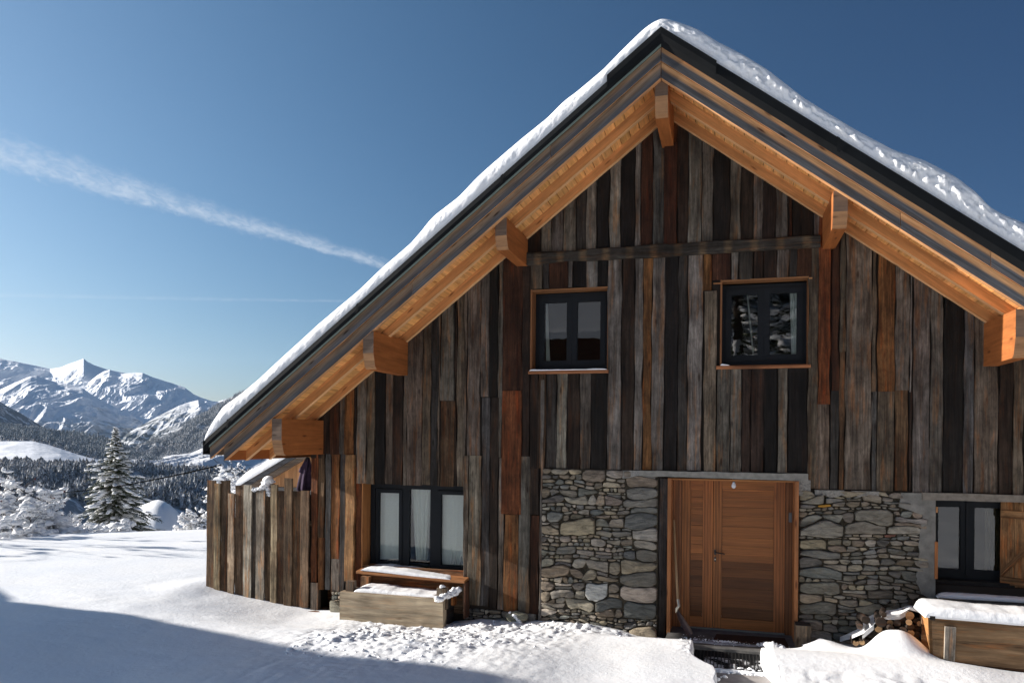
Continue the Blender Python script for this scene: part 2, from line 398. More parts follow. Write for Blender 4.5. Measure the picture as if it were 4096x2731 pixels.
# ---- planks, traced board by board
def plank(mb, x0, x1, z0, z1a, z1b, col, Y=0.0, th=.028, jag=.010):
    """one upright board: wavy edges, own tone, slanted or square top (z1a left, z1b right)"""
    n = max(2, int((max(z1a, z1b) - z0) / .11)); off = random.uniform(0, 90); yo = Y - random.uniform(0, .016)
    tw = random.uniform(-.004, .004)
    rows = []; g = []; cc = []
    for i in range(n + 1):
        t = i / n
        zl = z0 + (z1a - z0) * t; zr = z0 + (z1b - z0) * t
        wl = jag * mnoise.noise(Vector((off, zl * 2.3, 0))) * 2 + .002; wr = jag * mnoise.noise(Vector((off + 9, zr * 2.3, 3))) * 2 - .002
        xa, xb = x0 + wl, x1 + wr
        q = .004
        rows.append([(xa, yo + th, zl), (xa, yo - tw, zl), (xa + q, yo - q - tw, zl), (xb - q, yo - q + tw, zr), (xb, yo + tw, zr), (xb, yo + th, zr)])
        g.append([(zl + off, xa + off * .7, off), (zl + off, xa + off * .7, off), (zl + off, xa + q + off * .7, off), (zr + off, xb + off * .7, off), (zr + off, xb + off * .7, off), (zr + off, xb + off * .7 + .02, off)])
        v = 1 + .50 * mnoise.noise(Vector((off * 3, zl * 1.5, 1))) + .35 * mnoise.noise(Vector((off * 3, zl * 4.5, 5)))
        e = tuple(c * v for c in col); d = tuple(c * v * .8 for c in col)
        cc.append([d, d, e, e, d, d])
    mb.grid(np.array(rows), np.array(cc), np.array(g))
    mb.quad([rows[0][k] for k in (5, 4, 3, 2, 1, 0)], tuple(c * .6 for c in col), [(k * .02 + off, 0, 0) for k in range(6)])
    mb.quad([rows[-1][k] for k in (0, 1, 2, 3, 4, 5)], tuple(c * .8 for c in col), [(k * .02 + off, 0, 0) for k in range(6)])
def vary(col, a=.16):
    v = 1 + random.uniform(-a, a); return (col[0] * v * random.uniform(.95, 1.05), col[1] * v, col[2] * v * random.uniform(.93, 1.05))
clad = MB()
def band(reg, Yrow, xs, codes, z0, z1, Y=0.0, th=.028, mb=clad):
    xs = [WP(reg, X, Yrow)[0] for X in xs]
    for i, c in enumerate(codes):
        if c == '-': continue
        x0, x1 = xs[i] + .0025, xs[i + 1] - .0025
        a = z0(x0) if callable(z0) else z0
        if z1 == 'roof': ta, tb = zroof(x0, 4.30), zroof(x1, 4.30)
        elif callable(z1): ta, tb = z1(x0), z1(x1)
        else: ta = tb = z1
        if i and z1 != 'roof' and not callable(z1): ta = tb = z1 + random.uniform(-.004, .004)
        a += random.uniform(-.009, .009)
        if min(ta, tb) <= a + .02: ta = max(ta, a + .02); tb = max(tb, a + .02)
        plank(mb, x0, x1, a, ta, tb, vary(PAL[c]), Y, th)
zTB0 = WP('R1', 1100, 1035)[1]; zTB1 = WP('R1', 1100, 945)[1]     # tie beam bottom / top
zWT, zWB = 2.03 + 2.5, .915 + 2.5                                 # gable window heads / sills
zCB = -.41 + 2.5                                                  # end of the boards above stone wall and door
zCR = -.605 + 2.5
zLW = -.69 + 2.5
band('R1', 800, [50, 130, 210, 300, 400, 480, 565, 660, 750, 862, 908, 1000, 1090, 1190, 1278, 1385, 1475, 1605, 1690, 1790, 1865, 1965, 2060, 2095, 2265, 2310],
     'DgggkgKGKgrBRDggKgDgDgrDg', zTB1 - .04, 'roof')
band('R1', 1150, [30, 140, 190, 340, 380, 480, 570, 650], 'TkrgKGK', zWT, zTB0 + .04)
band('R1', 1200, [650, 765, 862, 930, 1000, 1100, 1205, 1278, 1395], 'gDgOgKkG', zCB, zTB0 + .04)
band('R1', 1200, [1395, 1466], 'O', zWT - .12, zTB0 + .04)
band('R2', 900, [1397, 1498], 'T', zCB, zWT - .13)
band('R1', 1080, [1466, 1616, 1677, 1790, 1866, 1975, 2072, 2130, 2252], 'rgkDDgkr', zWT, zTB0 + .04)
band('R1', 1300, [2222, 2306], 'T', zCR, zTB0 + .04)
band('R2', 900, [40, 103, 165, 250, 332, 430, 518, 645], 'DFkGDgK', zCB, zWB - .02)
band('R2', 900, [1500, 1607, 1700, 1766, 1872, 1980, 2060, 2215], 'ggDDKgK', zCB, zWB - .02)
# narrow return strips beside the gable windows
band('R2', 300, [-20, 40], 'D', zCB, zTB0)
# left of the gable windows
zr = lambda X, Yv: WP('R3', X, Yv)[1]
band('R3', 1100, [192, 250, 325, 370, 445, 470], 'DrgOD', zr(250, 1270), 'roof')
band('R3', 1100, [470, 550, 620, 705, 768, 850, 885, 1010, 1080, 1140], 'HTKTDTTTk', zLW, 'roof')
band('R3', 500, [1140, 1160], 'T', zLW, 'roof'); band('R3', 500, [1160, 1276], 'g', zr(1200, 829), 'roof'); band('R3', 500, [1276, 1295], 'D', zLW, 'roof')
band('R3', 1100, [1160, 1280], 'F', zLW, zr(1200, 833))
band('R3', 1100, [1293, 1356], 'T', zLW, 'roof')
zbr = WP('R4', 1700, 1345)[1]
band('R3', 700, [1356, 1380, 1490], 'TH', zr(1420, 1280), 'roof')
band('R4', 700, [1533, 1583, 1705], 'TH', zbr, zr(1420, 1284))
band('R3', 700, [1490, 1560], 'g', zr(1520, 803), 'roof'); band('R4', 700, [1705, 1783], 'B', zbr, zr(1520, 806))
band('R3', 500, [1560, 1634], 'K', zr(1600, 803), 'roof'); band('R4', 500, [1785, 1866], 'D', zbr - .02, zr(1600, 806))
band('R3', 700, [1636, 1673], 'g', zr(1650, 1300), 'roof'); band('R4', 700, [1868, 1920], 'G', zbr - .02, zr(1650, 1303))
band('R3', 500, [1673, 1838], 'r', zr(1750, 747), 'roof', -.012); band('R3', 1000, [1667, 1834], 'R', WP('R4', 1980, 485)[1], zr(1750, 749), -.012)
band('R4', 900, [1922, 2055], 'O', zbr - .04, WP('R4', 1980, 488)[1], -.012)
band('R3', 900, [1838, 1897], 'D', zr(1860, 1286), 'roof'); band('R4', 700, [2058, 2164], 'g', zbr - .05, zr(1860, 1289))
band('R3', 1400, [1899, 1976], 'D', WP('R4', 2200, 492)[1], zCB + 1.2); band('R4', 900, [2166, 2248], 'r', zbr - .06, WP('R4', 2200, 495)[1])
band('R4', 900, [2250, 2284], 'g', -.25, zCB + 1.2, -.01)
# lower left
zbl = WP('R4', 200, 1185)[1]
band('R4', 700, [105, 170], 'R', zbl, WP('R3', 120, 1270)[1]); band('R4', 300, [170, 234], 'F', WP('R4', 200, 700)[1], WP('R3', 150, 1270)[1]); band('R4', 900, [172, 236], 'O', zbl, WP('R4', 200, 703)[1])
band('R4', 700, [236, 290], 'B', zbl, WP('R3', 200, 1270)[1]); band('R4', 500, [290, 372], 'O', WP('R4', 330, 900)[1], WP('R3', 300, 1270)[1]); band('R4', 1000, [294, 375], 'g', zbl - .03, WP('R4', 330, 903)[1])
band('R4', 700, [376, 430], 'B', -.1, WP('R3', 330, 1270)[1])
band('R4', 700, [522, 580], 'R', zbl - .25, WP('R3', 460, 1270)[1])
band('R3', 1290, [92, 192], 'D', WP('R3', 120, 1300)[1], 'roof')
# protruding squared post left of the window
x0, x1 = WP('R4', 432, 700)[0], WP('R4', 520, 700)[0]
plank(clad, x0, x1, WP('R4', 470, 1110)[1], WP('R3', 400, 1275)[1], WP('R3', 400, 1275)[1], (.26, .14, .06), -.035, .07, .012)
# right part
band('R5', 700, [190, 322], 'R', WP('R6', 240, 560)[1], 'roof', -.01); band('R6', 1000, [165, 305], 'T', zCR, WP('R6', 240, 563)[1])
band('R5', 700, [330, 414], 'r', WP('R6', 350, 425)[1], 'roof'); band('R6', 1000, [314, 404], 'k', zCR, WP('R6', 350, 428)[1])
band('R6', 800, [406, 466], 'F', zCR, WP('R6', 430, 20)[1]); band('R5', 700, [416, 480], 'T', WP('R6', 430, 24)[1], 'roof')
band('R6', 800, [466, 746], 'H', zCR, 'roof')
band('R6', 200, [748, 795], 'T', WP('R6', 770, 430)[1], 'roof'); band('R6', 900, [748, 802], 'B', zCR, WP('R6', 770, 433)[1])
band('R6', 800, [804, 986], 'O', WP('R6', 900, 430)[1], 'roof'); band('R6', 800, [804, 986], 'T', zCR, WP('R6', 900, 433)[1])
band('R6', 200, [990, 1142], 'g', WP('R6', 1060, 416)[1], 'roof'); band('R6', 800, [990, 1130], 'F', zCR, WP('R6', 1060, 419)[1])
band('R6', 800, [1132, 1170], 'D', zCR, WP('R6', 1150, 430)[1])
band('R6', 800, [1172, 1352, 1492, 1702, 1812, 2072, 2222, 2342, 2420, 2600, 2700, 2850, 3000, 3200, 3300, 3500, 3700], 'ggKBTDHgkTDgGTDg', zCR, 'roof')
band('R6', 200, [1144, 1170], 'g', WP('R6', 1150, 433)[1], 'roof')
# central post under the ridge
x0, x1 = WP('R1', 1090, 600)[0], WP('R1', 1190, 600)[0]
plank(clad, x0, x1, zTB1, 3.84 + 2.5, 3.84 + 2.5, (.045, .016, .008), -.03, .06, .004)
clad_o = clad.build('plank_cladding', M_OLD, chalet)

# ---- backing boards and inner walls behind the planks (with the openings left out)
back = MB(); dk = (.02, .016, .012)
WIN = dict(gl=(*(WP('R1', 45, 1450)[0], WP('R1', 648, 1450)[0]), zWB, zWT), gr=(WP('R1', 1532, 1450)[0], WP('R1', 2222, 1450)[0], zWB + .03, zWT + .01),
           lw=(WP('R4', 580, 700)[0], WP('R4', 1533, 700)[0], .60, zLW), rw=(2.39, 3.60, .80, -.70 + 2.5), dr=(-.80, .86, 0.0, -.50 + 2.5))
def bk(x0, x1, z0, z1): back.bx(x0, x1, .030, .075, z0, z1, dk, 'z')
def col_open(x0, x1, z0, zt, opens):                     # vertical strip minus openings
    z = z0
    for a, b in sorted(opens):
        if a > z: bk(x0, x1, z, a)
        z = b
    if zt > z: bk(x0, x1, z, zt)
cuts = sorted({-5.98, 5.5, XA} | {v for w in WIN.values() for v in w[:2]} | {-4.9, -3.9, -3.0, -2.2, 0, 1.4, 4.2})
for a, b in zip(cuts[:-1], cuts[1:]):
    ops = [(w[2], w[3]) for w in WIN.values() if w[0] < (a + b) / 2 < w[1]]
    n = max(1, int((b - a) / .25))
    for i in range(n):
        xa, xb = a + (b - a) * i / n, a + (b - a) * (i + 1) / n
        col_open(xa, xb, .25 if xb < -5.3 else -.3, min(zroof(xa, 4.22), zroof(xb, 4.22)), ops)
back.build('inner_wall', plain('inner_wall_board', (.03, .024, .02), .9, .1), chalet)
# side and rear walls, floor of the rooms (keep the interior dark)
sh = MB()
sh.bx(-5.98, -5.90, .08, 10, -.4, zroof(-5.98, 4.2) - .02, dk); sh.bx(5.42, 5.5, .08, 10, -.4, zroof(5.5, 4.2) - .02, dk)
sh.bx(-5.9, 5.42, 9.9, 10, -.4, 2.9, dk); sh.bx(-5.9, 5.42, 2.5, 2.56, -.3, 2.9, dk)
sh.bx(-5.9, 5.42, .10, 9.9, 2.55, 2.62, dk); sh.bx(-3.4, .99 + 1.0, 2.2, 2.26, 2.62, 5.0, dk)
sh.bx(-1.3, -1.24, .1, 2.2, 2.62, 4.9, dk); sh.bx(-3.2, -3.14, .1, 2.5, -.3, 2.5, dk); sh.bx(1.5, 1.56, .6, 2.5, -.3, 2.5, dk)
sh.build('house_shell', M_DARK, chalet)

# ---- tie beam
def rough_beam(mb, x0, x1, z0, z1, y0, y1, col, n=40, j=.012, tilt=0, spot=None):
    rows = []; g = []; cc = []; off = random.uniform(0, 50)
    for i in range(n + 1):
        x = x0 + (x1 - x0) * i / n; dz = tilt * (i / n)
        a = mnoise.noise(Vector((x * 1.7, off, 0))) * j * 2; b = mnoise.noise(Vector((x * 1.7, off, 5))) * j * 2; c = mnoise.noise(Vector((x * 3.7, off, 9))) * j
        p = [(x, y1, z0 + a + dz), (x, y0 + c + .01, z0 + a + dz), (x, y0 + c, z0 + a + .015 + dz), (x, y0 + c, z1 + b - .015 + dz), (x, y0 + c + .012, z1 + b + dz), (x, y1, z1 + b + dz)]
        rows.append(p); g.append([(x + off, q[2] + off + (q[1] - y0), 0) for q in p])
        v = 1 + .5 * mnoise.noise(Vector((x * 2.5, off, 2)))
        cc.append([tuple(k * v for k in (col if not (spot and i % 7 in (3, 4)) else spot))] * 6)
    mb.grid(np.array(rows), np.array(cc), np.array(g))
    for e, f in ((0, 1), (-1, -1)): mb.quad(rows[e][::f], col, g[e])
tb = MB(); rough_beam(tb, WP('R1', 22, 1070)[0], WP('R1', 2312, 880)[0], zTB0, zTB1, -.075, .0, (.040, .035, .029), 84, spot=(.10, .07, .042))
tb.build('tie_beam', M_OLD, chalet)

# ---- roof: deck, flashing, verge boards, rafters, soffit
def slope_board(mb, x0, x1, o_top, o_bot, y0, y1, strips, seg=1.0, joints=()):
    """board following the verge; strips = [(t, colour)] across the front face from top to bottom"""
    sgn = 1 if x1 > x0 else -1
    L = abs(x1 - x0); n = max(2, int(L / seg)); off = random.uniform(0, 50); cs = math.sqrt(1 + SL * SL)
    xs = [x0 + (x1 - x0) * i / n for i in range(n + 1)]
    rows = []; g = []; cc = []
    for x in xs:
        zt, zb = zroof(x, o_top), zroof(x, o_bot); r = []; gg = []; c = []
        s = abs(x - XA) * cs
        def add(y, z, col, v): r.append((x, y, z)); gg.append((s + off, v + off * .7, 0)); c.append(tuple(k for k in col))
        add(y1, zt, strips[0][1], -(y1 - y0)); add(y0, zt, strips[0][1], 0)
        for t, col in strips[1:]: add(y0, zt + (zb - zt) * t, col, (zt - zb) * t)
        add(y0 + .0006, zb, BOTC, (zt - zb)); add(y1, zb, BOTC, (zt - zb) + (y1 - y0))
        rows.append(r); gg_ = gg; g.append(gg_); cc.append(c)
    V = np.array(rows); Cc = np.array(cc); Gg = np.array(g)
    if sgn > 0: V, Cc, Gg = V[::-1], Cc[::-1], Gg[::-1]
    mb.grid(V, Cc, Gg)
    # underside strip with its own colour, butt ends
    m = V.shape[1]
    for e in (0, -1): mb.quad([tuple(p) for p in (V[e] if e == 0 else V[e][::-1])], BOTC, [tuple(q) for q in (Gg[e] if e == 0 else Gg[e][::-1])])
BOTC = (.60, .32, .15)
GY = (.070, .074, .082); GY2 = (.095, .092, .095); OR = (.46, .25, .115)
xe1, xe2 = -6.91, -6.69
def verge(name, side):
    for k, (ot, ob, y0, y1) in enumerate(((OFF_F1, OFF_F2 + .004, YF, YF + .045), (OFF_F2 - .004, OFF_F3, YF + .012, YF + .09))):
        xe = (xe1, xe2)[k] if side < 0 else 5.6
        js = [XA + side * .002] + ([-3.9 if k else -2.1] if side < 0 else [1.75 if k else 2.6]) + [xe]
        for a, b in zip(js[:-1], js[1:]):
            mb = MB()
            tone = random.uniform(.85, 1.15)
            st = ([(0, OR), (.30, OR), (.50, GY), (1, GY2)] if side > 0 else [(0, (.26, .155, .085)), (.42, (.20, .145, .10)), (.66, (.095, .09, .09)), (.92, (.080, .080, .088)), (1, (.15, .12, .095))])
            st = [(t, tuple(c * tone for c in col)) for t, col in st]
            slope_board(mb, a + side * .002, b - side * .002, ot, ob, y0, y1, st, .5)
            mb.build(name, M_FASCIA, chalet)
verge('verge_board', -1); verge('verge_board', 1)
# flashing: dark sheet over the verge edge, with a pale drip edge on the left
fl = MB()
for sd, xe in ((-1, XL), (1, 5.75)):
    x0 = XA; OF = OFF_FLASH if sd > 0 else OFF_FLASH - .05
    V = [[(x, YF + .03, zroof(x, OFF_F1 - .02)), (x, YF - .012, zroof(x, OFF_F1 - .02)), (x, YF - .03, zroof(x, OFF_F1 + .06)), (x, YF - .022, zroof(x, OF)), (x, YF + .16, zroof(x, OF + .004)), (x, 10.6, zroof(x, OF - .02))] for x in np.linspace(x0, xe, 14)]
    fl.grid(np.array(V) if sd < 0 else np.array(V)[::-1])
    # ridge cap piece and lap joints
    a, b = XA, XA + sd * .62
    V = [[(x, YF - .034, zroof(x, OFF_FLASH - .13)), (x, YF - .044, zroof(x, OFF_FLASH - .06)), (x, YF - .040, zroof(x, OFF_FLASH + .018)), (x, YF + .2, zroof(x, OFF_FLASH + .02))] for x in (a, b)]
    fl.grid(np.array(V) if sd < 0 else np.array(V)[::-1])
    fl.bx(b - .004, b + .004, YF - .044, YF - .02, zroof(b, OFF_FLASH - .13), zroof(b, OFF_FLASH + .016))
    for xj in np.arange(1.9, 6.2, 1.95):
        x = XA + sd * xj
        V = [[(q, YF - .0345, zroof(q, OFF_F1 + .02)), (q, YF - .031, zroof(q, OF + .003))] for q in (x, x + sd * .03)]
        fl.grid(np.array(V) if sd < 0 else np.array(V)[::-1])
# vertical end plate at the left eave
fl.bx(XL - .012, XL, YF - .03, 10.6, zroof(XL, OFF_F1 - .06), zroof(XL, OFF_FLASH - .05))
fl.build('metal_flashing', M_METAL, chalet)
de = MB()
V = [[(x, YF - .014, zroof(x, OFF_F1 - .024)), (x, YF - .020, zroof(x, OFF_F1 - .018)), (x, YF - .020, zroof(x, OFF_F1 + .006))] for x in np.linspace(XA, xe1, 10)]
de.grid(np.array(V)); de.build('drip_edge', M_METAL_EDGE, chalet)
# rafters (parallel to the verge), soffit boards running out from the wall
ra_cols = (LARCH[0] * .95, LARCH[1] * .95, LARCH[2])
BOTC = (.80, .46, .22)
for sd, xe in ((-1, -6.67), (1, 5.5)):
    for y0, y1, ob in ((-.66, -.58, OFF_RAFT), (-.085, -.012, OFF_RAFT)):
        mb = MB(); slope_board(mb, XA + sd * .003, xe, 4.325, ob, y0, y1, [(0, ra_cols), (.5, ra_cols), (1, ra_cols)], .6)
        mb.build('rafter', M_NEW, chalet)
    mb = MB(); cs = math.sqrt(1 + SL * SL); s = .003; L = abs(xe - XA)
    while s < L:
        w = .118; x0, x1 = XA + sd * s, XA + sd * min(s + w - .008, L); s += w
        c = vary((.78, .39, .135), .15)
        z0, z1 = zroof(x0, 4.31), zroof(x1, 4.31)
        mb.box((x0, YF + .06, z0), (0, 1.2, 0), (x1 - x0, 0, z1 - z0), (0, 0, .02), c)
    mb.build('soffit', M_NEW, chalet)
# roof deck above the soffit
rd = MB()
for sd, xe in ((-1, -6.93), (1, 5.6)):
    xs = np.linspace(XA, xe, 3)
    V = [[(x, 10.5, zroof(x, OFF_F1 - .12)), (x, YF + .09, zroof(x, OFF_F1 - .12)), (x, YF + .09, zroof(x, OFF_FLASH - .07)), (x, 10.5, zroof(x, OFF_FLASH - .07))] for x in xs]
    rd.grid(np.array(V) if sd < 0 else np.array(V)[::-1], (.1, .06, .03))
rd.build('roof_deck', M_NEW, chalet)
# eave board running back from the verge at the low left end, and small cross rafters behind it
eb = MB(); xq = -6.69
eb.box((xq - .001, YF + .095, zroof(xq, OFF_F3) + .0), (0, 11.5, 0), (.035, 0, 0), (0, 0, .17), LARCH_D)
eb.build('eave_board', M_NEW, chalet)

# ---- purlins
def purlin(xl, xr, ztop, zbot, yf=-1.03, col=LARCH_D):
    mb = MB(); c = .15                                    # lower front edge cut back
    h = ztop - zbot; zc = zbot + h * .42; zq = zbot
    prof = [(yf, ztop), (yf, zc), (yf + .055, zq + .03), (yf + .10, zq), (.06, zq), (.06, ztop)]
    off = random.uniform(0, 50)
    a = [(xl, y, z) for y, z in prof]; b = [(xr, y, z) for y, z in prof]
    g1 = [(y + off, z + off, 0) for y, z in prof]
    mb.quad(a, col, g1); mb.quad(b[::-1], col, g1[::-1])
    n = len(prof)
    for i in range(n):
        j = (i + 1) % n
        cc = col
        if i == 0: cc = (.15, .10, .07)                 # greyed end grain
        if i in (1, 2): cc = (.36, .19, .09)
        y, z = prof[i]; y2, z2 = prof[j]; l = math.hypot(y2 - y, z2 - z)
        mb.quad([b[i], b[j], a[j], a[i]], cc, [(off, .16, 0), (off + l, .16, 0), (off + l, 0, 0), (off, 0, 0)] if i > 2 else [(0 + off, 0, 0), (0 + off, l, 0), (.16 + off, l, 0), (.16 + off, 0, 0)])
    mb.build('purlin', M_NEW, chalet)
pw = .15
purlin(XA - pw / 2, XA + pw / 2, 4.33 + 2.5, 3.80 + 2.5)
for offx, zb in ((1.88, 2.355), (3.65, .88), (5.0, -.27)):
    for sd in (-1, 1):
        if sd > 0 and offx > 4: continue
        xi = XA + sd * offx; xo = xi + sd * pw
        purlin(min(xi, xo), max(xi, xo), min(zb + .50 + 2.5, zroof(xi, OFF_RAFT) + .01), zb + 2.5, yf=-1.03 if offx < 2 or sd > 0 else -1.10, col=LARCH_D)

# ---- stone walls
def clip(poly, nx, nz, d):
    out_ = []
    for i in range(len(poly)):
        p, q = poly[i], poly[(i + 1) % len(poly)]
        a = p[0] * nx + p[1] * nz - d; b = q[0] * nx + q[1] * nz - d
        if a <= 0: out_.append(p)
        if (a < 0 < b) or (b < 0 < a):
            t = a / (a - b); out_.append((p[0] + (q[0] - p[0]) * t, p[1] + (q[1] - p[1]) * t))
    return out_
SPAL = [tuple(c * 1.25 for c in q) for q in ((.185, .165, .132), (.225, .195, .150), (.150, .138, .118), (.27, .225, .16), (.112, .104, .090), (.160, .158, .142), (.20, .165, .12), (.245, .215, .175), (.17, .135, .10))]
def stone_wall(name, x0, x1, z0, z1, n, asp, seed, big=(), special=(), inside=None, Y=0.0, csc=1.0, qside=1):
    rs = np.random.RandomState(seed); polys = []
    def nz(a, b_, s_): return mnoise.noise(Vector((a, b_, s_ + seed)))
    zl = [z0]
    while zl[-1] < z1 - .03: zl.append(zl[-1] + rs.choice([.045, .065, .085, .11, .14], p=[.18, .25, .25, .2, .12]) * csc)
    zl[-1] = z1; nl = len(zl)
    def line(k, x):
        if k <= 0: return z0
        if k >= nl - 1: return z1
        a = .55 * min(zl[k + 1] - zl[k], zl[k] - zl[k - 1]); return zl[k] + a * 2 * nz(x * 3.1, k * 3.1, 0) + .09 * nz(x * .9, zl[k] * 1.1, 9)
    def add(k0, k1, xa, xb, f0=0.0, f1=1.0, ja=0.0, jb=0.0):
        """stone between course lines k0..k1 and xa..xb; f0/f1 = part of the height used"""
        n = max(3, int((xb - xa) / .05)); lo = []; hi = []
        for q in range(n + 1):
            x = xa + (xb - xa) * q / n; L0, L1 = line(k0, x), line(k1, x); h = L1 - L0
            lo.append((x + ja * (1 - q / n) * .5 + jb * q / n * -.5, L0 + h * f0 + .10 * h * (f1 - f0) * nz(x * 14, k0, 4))); hi.append((x - ja * (1 - q / n) * .5 + jb * q / n * .5, L0 + h * f1 - .10 * h * (f1 - f0) * abs(nz(x * 14, k1, 7))))
        # knock the corners off unevenly
        cu = rs.uniform(0, .5, 4); p = lo[:] + hi[::-1]; h = (hi[0][1] - lo[0][1])
        lo[0] = (lo[0][0] + 0, lo[0][1] + h * cu[0] * .55); lo[-1] = (lo[-1][0], lo[-1][1] + h * cu[1] * .55); hi[0] = (hi[0][0], hi[0][1] - h * cu[2] * .55); hi[-1] = (hi[-1][0], hi[-1][1] - h * cu[3] * .55)
        polys.append(lo + hi[::-1])
    quo = []
    k = 0
    while k < nl - 2:
        if rs.rand() < .7:
            w_ = rs.uniform(.28, .55); quo.append((k, w_)); add(k, k + 2, (x1 - w_) if qside > 0 else x0, x1 if qside > 0 else x0 + w_, 0, 1, rs.uniform(-.02, .02), 0); k += 2
        else: k += 1
    lim = {}
    for kk, w_ in quo: lim[kk] = w_; lim[kk + 1] = w_
    # a few big stones spanning two courses inside the wall
    blk = {}
    for kk in range(0, nl - 2):
        if rs.rand() < .55 and (zl[kk + 2] - zl[kk]) < .25:
            w_ = (zl[kk + 2] - zl[kk]) * rs.uniform(1.1, 1.9) * asp / 2; xa_ = rs.uniform(x0 + .05, x1 - .6); xb_ = xa_ + w_
            ok = all(not (a < xb_ and xa_ < b_) for q in (kk, kk + 1) for a, b_ in blk.get(q, []))
            if ok and (qside < 0 and xa_ > x0 + .6 or qside > 0 and xb_ < x1 - .6):
                for q in (kk, kk + 1): blk.setdefault(q, []).append((xa_, xb_))
                add(kk, kk + 2, xa_, xb_, 0, 1, rs.uniform(-.03, .03), rs.uniform(-.03, .03))
    for kk in range(nl - 1):
        a = x0 + (lim.get(kk, 0) if qside < 0 else 0); e = x1 - (lim.get(kk, 0) if qside > 0 else 0); h = zl[kk + 1] - zl[kk]
        spans = []; x = a
        for s_, t_ in sorted(blk.get(kk, [])):
            if s_ > x: spans.append((x, s_))
            x = t_
        if e > x: spans.append((x, e))
        for sa, sb in spans:
            x = sa; jj = 0
            while x < sb - .01:
                w_ = h * rs.uniform(.8, 2.6) * asp / 2
                if sb - x - w_ < .05: w_ = sb - x
                xe_ = x + w_; jn = rs.uniform(-.6, .6) * h if xe_ < sb - .01 else 0
                r_ = rs.rand()
                if h > .075 and r_ < .30:
                    f = rs.uniform(.35, .65); xm = x + w_ * rs.uniform(.35, .65)
                    add(kk, kk + 1, x, xe_, 0, f, jj * f, jn * f)
                    if rs.rand() < .5: add(kk, kk + 1, x, xm, f, 1, jj * f, 0); add(kk, kk + 1, xm, xe_, f, 1, 0, jn * f)
                    else: add(kk, kk + 1, x, xe_, f, 1, jj * f, jn * f)
                else: add(kk, kk + 1, x, xe_, 0, 1, jj, jn)
                jj = jn; x = xe_
    mb = MB()
    for P_ in polys:
        cx = sum(p[0] for p in P_) / len(P_); cz = sum(p[1] for p in P_) / len(P_); x = z = 0.0
        cc = None
        for b_ in big:
            if min(p[0] for p in P_) < b_[0] < max(p[0] for p in P_) and min(p[1] for p in P_) < b_[1] < max(p[1] for p in P_): cc = b_[3]
        poly = P_
        ar = abs(sum(poly[k][0] * poly[(k + 1) % len(poly)][1] - poly[(k + 1) % len(poly)][0] * poly[k][1] for k in range(len(poly)))) / 2
        if ar < .0005: continue
        wx, wz = x + cx, z + cz
        sh = rs.uniform(-.35, .35); poly = [(p[0], p[1] + 0 * sh) for p in poly]
        if inside and not inside(wx, wz): continue
        sz = math.sqrt(ar); gap = .003 + .005 * rs.rand()
        f = max(.5, 1 - 2 * gap / sz)
        poly = [(cx + (p[0] - cx) * f, cz + (p[1] - cz) * f) for p in poly]
        for it in range(1):                               # round the corners
            q = []
            for k in range(len(poly)):
                a, b = poly[k], poly[(k + 1) % len(poly)]; u = .12 if it == 0 else .22
                q += [(a[0] + (b[0] - a[0]) * u, a[1] + (b[1] - a[1]) * u), (a[0] + (b[0] - a[0]) * (1 - u), a[1] + (b[1] - a[1]) * (1 - u))]
            poly = q
        m = len(poly); h = min(.075, .020 + sz * .16) * rs.uniform(.55, 1.15); tx, tz = rs.uniform(-.16, .16), rs.uniform(-.3, .25)
        kv = rs.uniform(.7, 1.3); col = tuple(min(.45, k_ * 1.2) for k_ in cc) if cc else tuple(c * kv * rs.uniform(.97, 1.03) for c in SPAL[rs.randint(len(SPAL))])
        if cc is None and rs.rand() < .04: col = (.36, .32, .26)
        off = rs.uniform(0, 60); rot = rs.uniform(-.15, .15)
        rings = [(1.02, .035), (1.0, .0), (.985, -.60 * h), (.955, -.88 * h), (.85, -1.0 * h), (.52, -1.06 * h), (.2, -1.08 * h)]
        V = []; g = []
        for s_, dy in rings:
            row = []; gg = []
            for p in poly:
                px, pz = x + cx + (p[0] - cx) * s_, z + cz + (p[1] - cz) * s_
                nn = mnoise.noise(Vector((px * 9, pz * 22, off))) * .018 + mnoise.noise(Vector((px * 30, pz * 60, off))) * .007
                yy = Y + dy + (tx * (px - wx) + tz * (pz - wz) + nn * (1.0 if s_ < .99 else .2)) * (1 if s_ < 1.02 else 0)
                row.append((px, min(yy, Y + .03), pz)); gg.append((px + off, yy, pz + off + rot * px))
            V.append(row); g.append(gg)
        V = np.array(V)[:, ::-1]; g = np.array(g)[:, ::-1]
        mb.grid(V, tuple(col), g, closed=True)
        mb.quad([tuple(p) for p in V[-1]], tuple(col), [tuple(q) for q in g[-1]])
    # bed of mortar
    for a in np.arange(x0, x1, .3):
        b = min(a + .3, x1)
        for c in np.arange(z0, z1, .3):
            d = min(c + .3, z1)
            if inside and not inside((a + b) / 2, (c + d) / 2): continue
            mb.cm = 1; mb.quad([(a, Y + .006, c), (b, Y + .006, c), (b, Y + .006, d), (a, Y + .006, d)]); mb.cm = 0
    o = mb.build(name, [M_STONE, M_MORTAR], chalet)
    for p in o.data.polygons: p.use_smooth = True
    try: o.data.set_sharp_from_angle(angle=rad(38))
    except Exception: pass
    return o
def s3(X, Yv, r, c=None): x, z = WP('S3', X, Yv); return (x, z, r, c)
x0s, x1s = WP('S3', 300, 600)[0], WP('S3', 1143, 600)[0]
